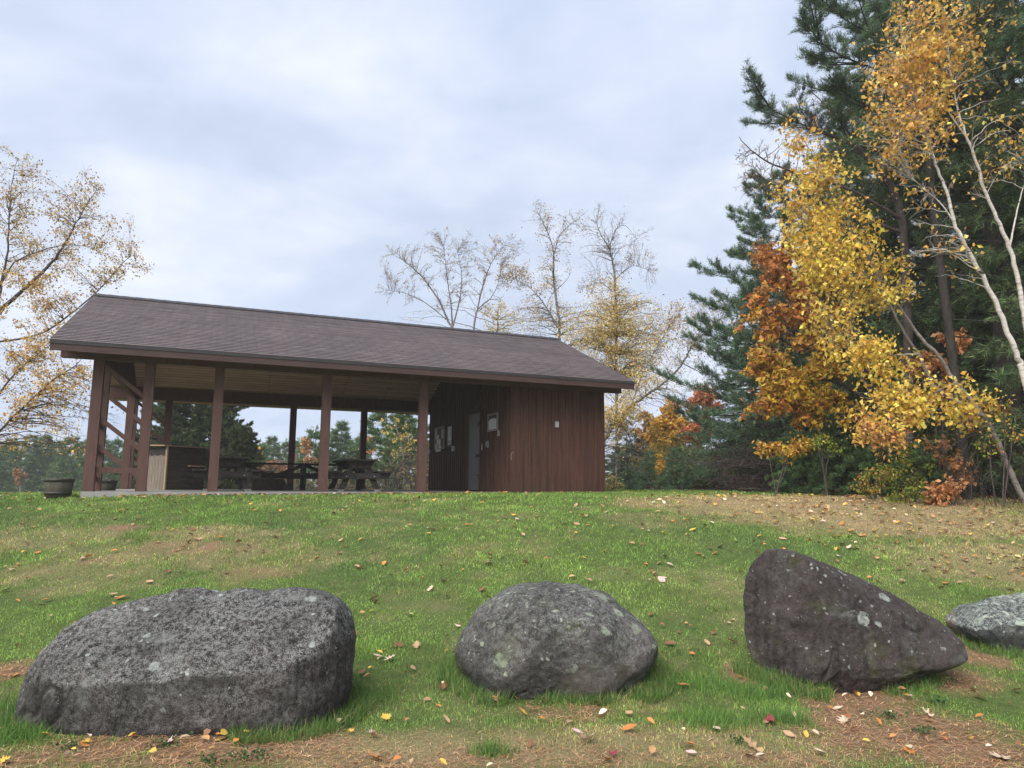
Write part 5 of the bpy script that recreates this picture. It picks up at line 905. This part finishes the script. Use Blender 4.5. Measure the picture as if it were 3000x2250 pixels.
G1 = np.array((.172, .310, .062)); G2 = np.array((.268, .395, .090)); GY = np.array((.42, .40, .13)); GT = np.array((.54, .405, .225)); GD = np.array((.105, .205, .062))
for y0, y1, n_, w0, hh in [(3.4, 6.2, 230000, .0040, .031), (6.2, 9, 190000, .0060, .035), (9, 13, 190000, .0090, .040), (13, 19, 150000, .0145, .048), (19, 27, 60000, .026, .075)]:
    x, y = scatter(n_, y0, y1, rng)
    k = ~inside_pav(x, y); x, y = x[k], y[k]; s_, d_, f_ = soil(x, y), dry(x, y), forest(x, y)
    cl_ = noise2(x, y, 2.6, 61, 2); tall = np.clip(.5+.9*noise2(x, y, 1.7, 63, 2), 0, 1); bd_ = bdist(x, y)
    keep = rng.uniform(0, 1, len(x)) < np.clip((1-s_*1.12)*(1-.93*f_)*(.70+.5*cl_)*(1-.30*d_), .012, 1); keep &= bd_ > .0
    x, y, s_, d_, tall, bd_, cl_ = [q[keep] for q in (x, y, s_, d_, tall, bd_, cl_)]
    near = (1-ss(bd_, .02, .28)); h = hh*(.55+.75*tall)*(1-.25*d_)*rng.uniform(.6, 1.35, len(x))*(1+.35*near)
    mixg = np.clip(.5+1.1*noise2(x, y, .75, 71, 2)+.25*rng.normal(size=len(x)), 0, 1)[:, None]; col = G1*(1-mixg)+G2*mixg
    dk_ = np.clip(noise2(x, y, .55, 77, 2)*1.6, 0, .75)[:, None]; col = col*(1-dk_)+GD*dk_
    yl = np.clip(d_*1.1-.12+.3*rng.normal(size=len(x)), 0, 1)[:, None]; col = col*(1-yl)+GY*yl
    tn = (rng.uniform(0, 1, len(x)) < np.clip(d_*.95-.12+.07+s_*.4, 0, .93))[:, None]; col = np.where(tn, GT*rng.uniform(.6, 1.15, (len(x), 1)), col)
    col = col*np.exp(rng.normal(size=(len(x), 1))*.28)*(1+.35*np.clip(cl_, -1, 1)+.5*np.clip(noise2(x, y, 7.5, 81, 2), -.8, .9))[:, None]; emit(x, y, h, np.full(len(x), w0)*rng.uniform(.7, 1.3, len(x)), col, .6)
# longer tussocks that the mower missed, round the boulders and in front of the slab
def ring(i_, a0, a1, n_, d0, d1):
    c, a, r = bfoot[i_]; t_ = rng.uniform(a0, a1, n_); rr = np.interp(t_, a, r, period=2*np.pi)+rng.uniform(d0, d1, n_); return c[0]+np.cos(t_)*rr, c[1]+np.sin(t_)*rr
for i_, a0, a1, n_, d1 in [(0, -.9, .5, 2600, .16), (0, 2.7, 3.75, 2600, .22), (1, -.75, .35, 3200, .22), (1, 2.7, 4.1, 2000, .15), (1, -1.9, -.9, 700, .08), (2, 2.9, 4.25, 3000, .22), (2, -1.2, .2, 500, .1), (3, 3., 4.6, 900, .15)]:
    if i_ >= len(bfoot): continue
    x, y = ring(i_, a0, a1, n_, -.01, d1); col = (GD*.9+(G1-GD)*rng.uniform(0, 1, (n_, 1)))*rng.uniform(.7, 1.2, (n_, 1)); tn = rng.uniform(0, 1, (n_, 1)) < .1; col = np.where(tn, GT*.9, col); emit(x, y, rng.uniform(.05, .13, n_), np.full(n_, .004), col, .85)
for px, py, n_, rr in [(2080, 2120, 900, .22), (2280, 2110, 700, .16), (2230, 2040, 900, .2), (60, 2160, 900, .2), (1100, 2050, 500, .25), (2060, 2010, 700, .3), (1440, 2210, 300, .1)]:
    c = G(px, py); x = c[0]+rng.normal(size=n_)*rr*.55; y = c[1]+rng.normal(size=n_)*rr*.4; k = bdist(x, y) > 0; x, y = x[k], y[k]; col = (GD+(G1-GD)*rng.uniform(0, 1.2, (len(x), 1)))*rng.uniform(.7, 1.2, (len(x), 1)); emit(x, y, rng.uniform(.05, .12, len(x)), np.full(len(x), .0045), col, .8)
gr = link('grass', np_mesh('grass', np.concatenate(VV), [np.concatenate(QQ), np.concatenate(TT)], M['blade'], col=np.concatenate(CC))); tag(gr, kind='stuff')
# pine needles and straw on bare soil
VV = []; TT = []; CC = []; off = 0
for n_, y0, y1 in [(62000, 3.4, 6.5), (16000, 6.5, 10)]:
    x, y = scatter(n_, y0, y1, rng); pr = np.clip(soil(x, y)*1.1+dry(x, y)*.22, .0, 1); k = (rng.uniform(0, 1, n_) < pr) & (bdist(x, y) > -.02); x, y = x[k], y[k]; m_ = len(x)
    a = rng.uniform(0, 2*np.pi, m_); l = rng.uniform(.03, .085, m_); e = np.stack([np.cos(a)*l, np.sin(a)*l], 1); z0 = ground(x, y)+rng.uniform(.002, .012, m_); z1 = ground(x+e[:, 0], y+e[:, 1])+rng.uniform(.002, .018, m_); wv = np.stack([-np.sin(a), np.cos(a)], 1)*.0017
    mx = x+e[:, 0]*.5+wv[:, 0]*6*rng.normal(size=m_); my = y+e[:, 1]*.5+wv[:, 1]*6*rng.normal(size=m_); zm = (z0+z1)/2+.004
    V = np.stack([np.stack([x-wv[:, 0], y-wv[:, 1], z0], 1), np.stack([x+wv[:, 0], y+wv[:, 1], z0], 1), np.stack([mx+wv[:, 0], my+wv[:, 1], zm], 1), np.stack([mx-wv[:, 0], my-wv[:, 1], zm], 1), np.stack([x+e[:, 0], y+e[:, 1], z1], 1)], 1).reshape(-1, 3); i = np.arange(m_)[:, None]*5+off; off += len(V)
    VV.append(V); QN = i+np.array([[0, 1, 2, 3]]); TT.append((QN, i+np.array([[3, 2, 4]]))); CC.append(np.repeat(pick(rng, [(.50, .29, .14), (.42, .22, .10), (.56, .37, .21), (.34, .19, .10)], m_), 5, 0))
nl_ = link('needle_litter', np_mesh('needle_litter', np.concatenate(VV), [np.concatenate([a for a, b in TT]), np.concatenate([b for a, b in TT])], M['litter'], col=np.concatenate(CC))); tag(nl_, kind='stuff')
# fallen leaves ------------------------------------------------------------------
def outline(kind):
    if kind == 'oval': return [(.0, -.5), (.16, -.36), (.27, -.12), (.27, .1), (.17, .32), (0, .52), (-.17, .32), (-.27, .1), (-.27, -.12), (-.16, -.36)]
    if kind == 'maple': h = [(0, -.5), (.03, -.22), (.2, -.34), (.19, -.2), (.42, -.16), (.36, -.04), (.5, .12), (.3, .12), (.33, .26), (.16, .2), (.17, .36), (.09, .34), (0, .55)]
    else: h = [(0, -.5), (.05, -.34), (.2, -.34), (.1, -.22), (.11, -.14), (.34, -.16), (.2, .0), (.17, .06), (.36, .16), (.17, .2), (.13, .26), (.2, .4), (.08, .4), (0, .54)]
    return h+[(-x, y) for x, y in h[-2:0:-1]]
def leafmesh(kind, mat, seed):
    rs = random.Random(seed); o = outline(kind); cu = rs.uniform(.25, .95); tw_ = rs.uniform(-.3, .3)
    def zz(x, y): return cu*(x*x*1.6+y*y*.5)+tw_*x*y+rs.uniform(-.02, .02)
    V = [(x, y, zz(x, y)) for x, y in o]+[(x*.5, y*.55, zz(x*.5, y*.55)) for x, y in o]+[(0, 0, 0)]; k = len(o); F = [(i, (i+1) % k, k+(i+1) % k, k+i) for i in range(k)]
    V += [(-.012, -.48, .02), (.012, -.48, .02), (0, -.8, .1*cu)]; b = 2*k+1
    me = np_mesh('fallen_leaf', V, [np.array(F), np.array([(k+i, k+(i+1) % k, 2*k) for i in range(k)]+[(b, b+1, b+2)])], mat, smooth=True); return me
LC = {'tan': ((.50, .33, .19), (.40, .24, .13)), 'pale': ((.66, .53, .39), (.52, .38, .26)), 'orange': ((.52, .21, .06), (.40, .15, .045)), 'yellow': ((.66, .45, .09), (.55, .33, .05)), 'brown': ((.24, .115, .055), (.16, .075, .04)), 'crimson': ((.30, .045, .065), (.20, .03, .04)), 'pink': ((.62, .42, .40), (.55, .36, .33))}
LM = {k: surf(k+'_dry_leaf', b, a, 14., .7, (1, 1, 1), .4, .003, 3., .3) for k, (a, b) in LC.items()}
LMESH = {(k, c): [leafmesh(k, LM[c], i) for i in range(2)] for k in ('oval', 'maple', 'oak') for c in LC}
def fallen(px, py, kind, c, size, label, group=None, rot=None, xy=None):
    p = G(px, py) if xy is None else np.array([xy[0], xy[1], float(ground(*xy))]); o = link('fallen_leaf', random.choice(LMESH[(kind, c)])); s_ = float(soil(p[:1], p[1:2])[0]); up_ = .010+.017*(1-s_)
    o.location = (p[0], p[1], p[2]+up_); o.rotation_euler = (random.gauss(.22, .22), random.gauss(0, .22), random.uniform(0, 6.28) if rot is None else rot); o.scale = (size,)*3; return tag(o, label, 'leaf', group or 'autumn leaves fallen on the lawn')
HAND = [(1719, 2182, 'maple', 'pale', .125, 'large pale maple leaf lying bright on straw below the egg-shaped boulder'), (1846, 2147, 'oval', 'orange', .11, 'large flat orange leaf below the egg-shaped boulder'), (1844, 2104, 'oval', 'tan', .085, 'curled tan leaf just above the large flat orange leaf'), (1692, 2158, 'oval', 'pink', .075, 'small pink leaf touching the large pale maple leaf'),
 (1781, 2238, 'oval', 'orange', .08, 'orange leaf cut by the bottom picture edge beside a crimson one'), (1795, 2219, 'maple', 'crimson', .075, 'crimson leaf below the large flat orange leaf'), (2023, 2194, 'oval', 'orange', .09, 'orange-tan oval leaf between the egg-shaped and peaked boulders, near bottom edge'), (2100, 2148, 'oval', 'pale', .08, 'slim pale green-white leaf standing in grass below the peaked boulder'),
 (2206, 2196, 'oak', 'tan', .15, 'large pointed tan oak leaf below the peaked boulder'), (2194, 2217, 'oval', 'pale', .08, 'pale round leaf touching the large pointed oak leaf'), (2258, 2124, 'maple', 'crimson', .095, 'deep crimson leaf in grass before the peaked boulder'), (2312, 2162, 'oval', 'tan', .075, 'tan oval leaf next to a small yellow one on dry ground'), (2362, 2161, 'oval', 'yellow', .06, 'small yellow leaf on bare ground before the peaked boulder'),
 (2472, 2118, 'oak', 'pale', .13, 'pale lobed oak leaf on needles in front of the peaked boulder'), (2723, 2103, 'oak', 'pale', .14, 'pale oak leaf in two halves on bare soil past the peaked boulder'), (2852, 2027, 'oval', 'pale', .09, 'pale curled leaf on the sandy mound below the lichen-crusted boulder'), (2872, 2051, 'oval', 'brown', .10, 'rusty brown leaf beside pale curled one on the sandy mound'), (2936, 2224, 'oak', 'pale', .19, 'biggest pale oak leaf, in the very corner of bare soil'), (2664, 2207, 'oval', 'orange', .10, 'long orange-brown leaf on bare soil near the biggest oak leaf'),
 (2402, 2214, 'oval', 'pale', .085, 'slim pale leaf on brown needles near the bottom edge'), (1434, 1658, 'maple', 'pale', .13, 'pale maple leaf on green lawn behind the egg-shaped boulder'), (1260, 1732, 'oak', 'pale', .13, 'pale star-like oak leaf on lawn between slab-like and egg-shaped boulders'), (1101, 1772, 'oval', 'tan', .10, 'tan oval leaf on lawn beside the end of the slab-like boulder'), (1201, 1809, 'maple', 'pale', .085, 'small whitish leaf on lawn below the pale star-like oak leaf'), (1220, 1900, 'oak', 'tan', .12, 'tan oak leaf on lawn left of the egg-shaped boulder'.replace(' left of', ' close to')), (1141, 1940, 'oak', 'pale', .12, 'pale crumpled oak leaf on lawn midway between the slab-like and egg-shaped boulders'),
 (1298, 2026, 'oak', 'brown', .10, 'brown curled leaf at the grassy foot of the egg-shaped boulder'), (1130, 2115, 'maple', 'yellow', .085, 'yellow-orange leaf on thin grass past the end of slab-like boulder'), (1532, 2098, 'oval', 'yellow', .08, 'yellow birch leaf standing upright below the egg-shaped boulder'), (1090, 2165, 'maple', 'pink', .08, 'pale pink leaf on straw past the end of slab-like boulder'), (1098, 2232, 'oval', 'orange', .10, 'orange-tan leaf at the bottom edge below the pale pink leaf'), (1939, 1706, 'oval', 'pink', .13, 'pinkish leaf standing on lawn between egg-shaped and peaked boulders'),
 (250, 2188, 'maple', 'orange', .08, 'orange leaf on soil in front of the slab-like boulder'), (491, 2178, 'maple', 'pink', .11, 'dusty pink leaf on soil in front of the slab-like boulder'), (646, 2172, 'oval', 'yellow', .075, 'bright yellow curled leaf on soil in front of the slab-like boulder'), (670, 2154, 'maple', 'tan', .06, 'small tan leaf beside the bright yellow curled leaf'), (1026, 2154, 'maple', 'yellow', .055, 'tiny bright yellow leaf in thin grass beside the slab-like boulder'), (14, 2238, 'maple', 'yellow', .075, 'yellow leaf in the grassy bottom corner below the slab-like boulder'), (355, 1757, 'oval', 'orange', .13, 'orange leaf just behind the sloping end of the slab-like boulder'), (41, 1984, 'oval', 'orange', .11, 'long orange leaf on the bare patch behind slab-like boulder'),
 (2145, 1888, 'oak', 'tan', .12, 'tan oak leaf in grass close beside the peaked boulder'), (2506, 1612, 'oval', 'orange', .14, 'big orange-brown leaf on lawn behind the peaked boulder'), (2466, 1598, 'oval', 'pink', .12, 'pinkish tan leaf beside the big orange-brown one on lawn'), (2710, 1676, 'oval', 'pink', .11, 'pinkish leaf on drying grass behind the slope of the peaked boulder'), (1307, 2122, 'oval', 'tan', .075, 'plain tan leaf on straw near the foot of egg-shaped boulder'), (2027, 2219, 'oval', 'pink', .075, 'pinkish white leaf under the orange-tan oval leaf near bottom edge')]
for px, py, kd, c, sz, lab in HAND: fallen(px, py, kd, c, sz, lab)
LAB = {('lawn', 'tan'): 'small tan leaf among others on the green lawn', ('lawn', 'orange'): 'small orange leaf among others on the green lawn', ('lawn', 'pale'): 'small pale leaf among others on the green lawn', ('lawn', 'brown'): 'small brown leaf among others on the green lawn', ('lawn', 'yellow'): 'small yellow leaf among others on the green lawn',
       ('slope', 'tan'): 'small tan leaf on the dry slope near the woods', ('slope', 'orange'): 'small orange leaf on the dry slope near the woods', ('slope', 'pale'): 'small pale leaf on the dry slope near the woods', ('slope', 'brown'): 'small brown leaf on the dry slope near the woods', ('slope', 'yellow'): 'small yellow leaf on the dry slope near the woods'}
rs = random.Random(55); cnt = 0
while cnt < 225:
    px = rs.uniform(0, 3000); py = 1470+620*rs.random()**1.9
    if rs.random() > (.30+.7*max(0, (px-1500)/1500) if py < 1800 else .4): continue
    p = G(px, py)
    if float(bdist(p[:1], p[1:2])[0]) < .06 or bool(inside_pav(p[:1], p[1:2])[0]): continue
    d_ = float(dry(p[:1], p[1:2])[0]); zn = 'slope' if p[0] > 2.2 and p[1] > 8 else 'lawn'; c = rs.choice(['tan', 'tan', 'tan', 'orange', 'pale', 'brown', 'brown', 'yellow', 'orange', 'tan']); kd = rs.choice(['oval', 'oval', 'oval', 'maple', 'oak'])
    fallen(0, 0, kd, c, rs.uniform(.07, .125), LAB[(zn, c)], 'small leaves on the '+('dry slope' if zn == 'slope' else 'green lawn')+', '+c, xy=(p[0], p[1])); cnt += 1
# the countless rest: along the slab, over the dry slope and the floor of the woods
lv = Leaves(); X_, Y_, Z_ = [], [], []
a = rng.uniform(.6, 8.6, 420); b = -.14-np.abs(rng.normal(size=420))*.3; q = np.array([W(i, j) for i, j in zip(a, b)]); X_.append(q[:, 0]); Y_.append(q[:, 1])
x, y = scatter(26000, 8.5, 25, rng); k = (rng.uniform(0, 1, 26000) < np.clip(zone(DRY, x, y)*ss(x, 1, 6)*.30+forest(x, y)*.7+.045, 0, 1)) & ~inside_pav(x, y); X_.append(x[k]); Y_.append(y[k])
x, y = scatter(1500, 3.5, 8, rng); k = (rng.uniform(0, 1, 1500) < .2+.3*soil(x, y)) & (bdist(x, y) > .03); X_.append(x[k]); Y_.append(y[k])
for i_, a0, a1, n_ in [(0, -2.6, .6, 16), (1, -2.4, .6, 14), (2, -2.8, .4, 14), (0, .6, 3., 14), (1, .6, 3., 10), (2, .6, 3., 12)]:
    x, y = ring(i_, a0, a1, n_, .0, .10); X_.append(x); Y_.append(y)
x, y = np.concatenate(X_), np.concatenate(Y_); k_ = len(x); f_ = forest(x, y)[:, None]
col = pick(rng, [LC['tan'][0], LC['pale'][0], LC['orange'][0], LC['brown'][0], LC['yellow'][0], LC['tan'][1], (.42, .22, .10)], k_, .2)*(1-f_)+pick(rng, [(.32, .13, .06), (.40, .18, .09), (.22, .09, .05), (.46, .26, .14)], k_, .25)*f_
sz = rng.uniform(.05, .10, k_)*(1-.35*(y < 8)); z = ground(x, y)+np.where(f_[:, 0] > .5, .02, .022)+rng.uniform(0, .02, k_)
an = rng.uniform(0, 2*np.pi, k_); til = rng.normal(size=(k_, 2))*.28; ax = np.stack([np.cos(an), np.sin(an), til[:, 0]], 1)*sz[:, None]*.5; sd_ = np.stack([-np.sin(an), np.cos(an), til[:, 1]], 1)*sz[:, None]*.32; p = np.stack([x, y, z], 1); upv = np.array([0, 0, 1.])*sz[:, None]*.12
V = np.stack([p-ax, p-ax*.3+sd_+upv, p+ax*.45+sd_*.8+upv, p+ax, p+ax*.45-sd_*.8+upv, p-ax*.3-sd_+upv], 1).reshape(-1, 3); i = np.arange(k_)[:, None]*6
ll = link('leaf_litter', np_mesh('leaf_litter', V, [i+np.array([[0, 1, 2, 3]]), i+np.array([[0, 3, 4, 5]])], M['litter'], col=np.repeat(col, 6, 0))); tag(ll, kind='stuff')
# small weeds on the bare soil
for px, py, r_, lab in [(480, 2190, .10, 'green clover weed on soil in front of slab-like boulder beside pink leaf'), (200, 2200, .08, 'dark green weed on soil under the low end of slab-like boulder'), (740, 2228, .15, 'broad green weed patch at the bottom edge in front of slab-like boulder'), (620, 2243, .10, 'green weed cut by the bottom edge beside the broad weed patch'), (545, 2155, .08, 'green tuft of weed growing against the slab-like boulder'),
                    (2592, 2106, .13, 'feathery green weed on needles before the peaked boulder'), (2710, 2155, .09, 'dull green weed on bare soil past the peaked boulder'), (2170, 2180, .06, 'bright green weed near the large pointed oak leaf'), (2755, 2062, .09, 'small weed on the sandy mound below the peaked boulder')]:
    c = G(px, py); o = empty('weed', c, 0, lab, 'weed', 'weeds on the bare soil'); l2 = Leaves(); n_ = int(900*r_); pp = np.stack([rng.normal(size=n_)*r_*.5, rng.normal(size=n_)*r_*.3, rng.uniform(.005, .045, n_)], 1); l2.add(pp, pick(rng, [(.06, .13, .04), (.09, .17, .05), (.045, .10, .04)], n_), rng.uniform(.012, .026, n_)); l2.build('leaves', M['blade'], o, 5, -.4, .7)
# names: a repeat keeps only the suffix Blender gave it
print('objects', len(bpy.data.objects))
# ================================================================== thin air volume added to lift the dark tones and fade the distance
m = bpy.data.materials.new('tone_lift_air'); m.use_nodes = True; t = m.node_tree; t.nodes.clear()
o = t.nodes.new('ShaderNodeOutputMaterial'); v = t.nodes.new('ShaderNodeVolumePrincipled'); v.inputs['Color'].default_value = (.97, .97, .98, 1); v.inputs['Density'].default_value = .0013; v.inputs['Anisotropy'].default_value = .25
t.links.new(v.outputs[0], o.inputs['Volume'])
tag(MB().box(-2400, 2400, -2400, 2400, -4.5, 25).build('added_haze', m), kind='stuff')
cy.volume_bounces = 1
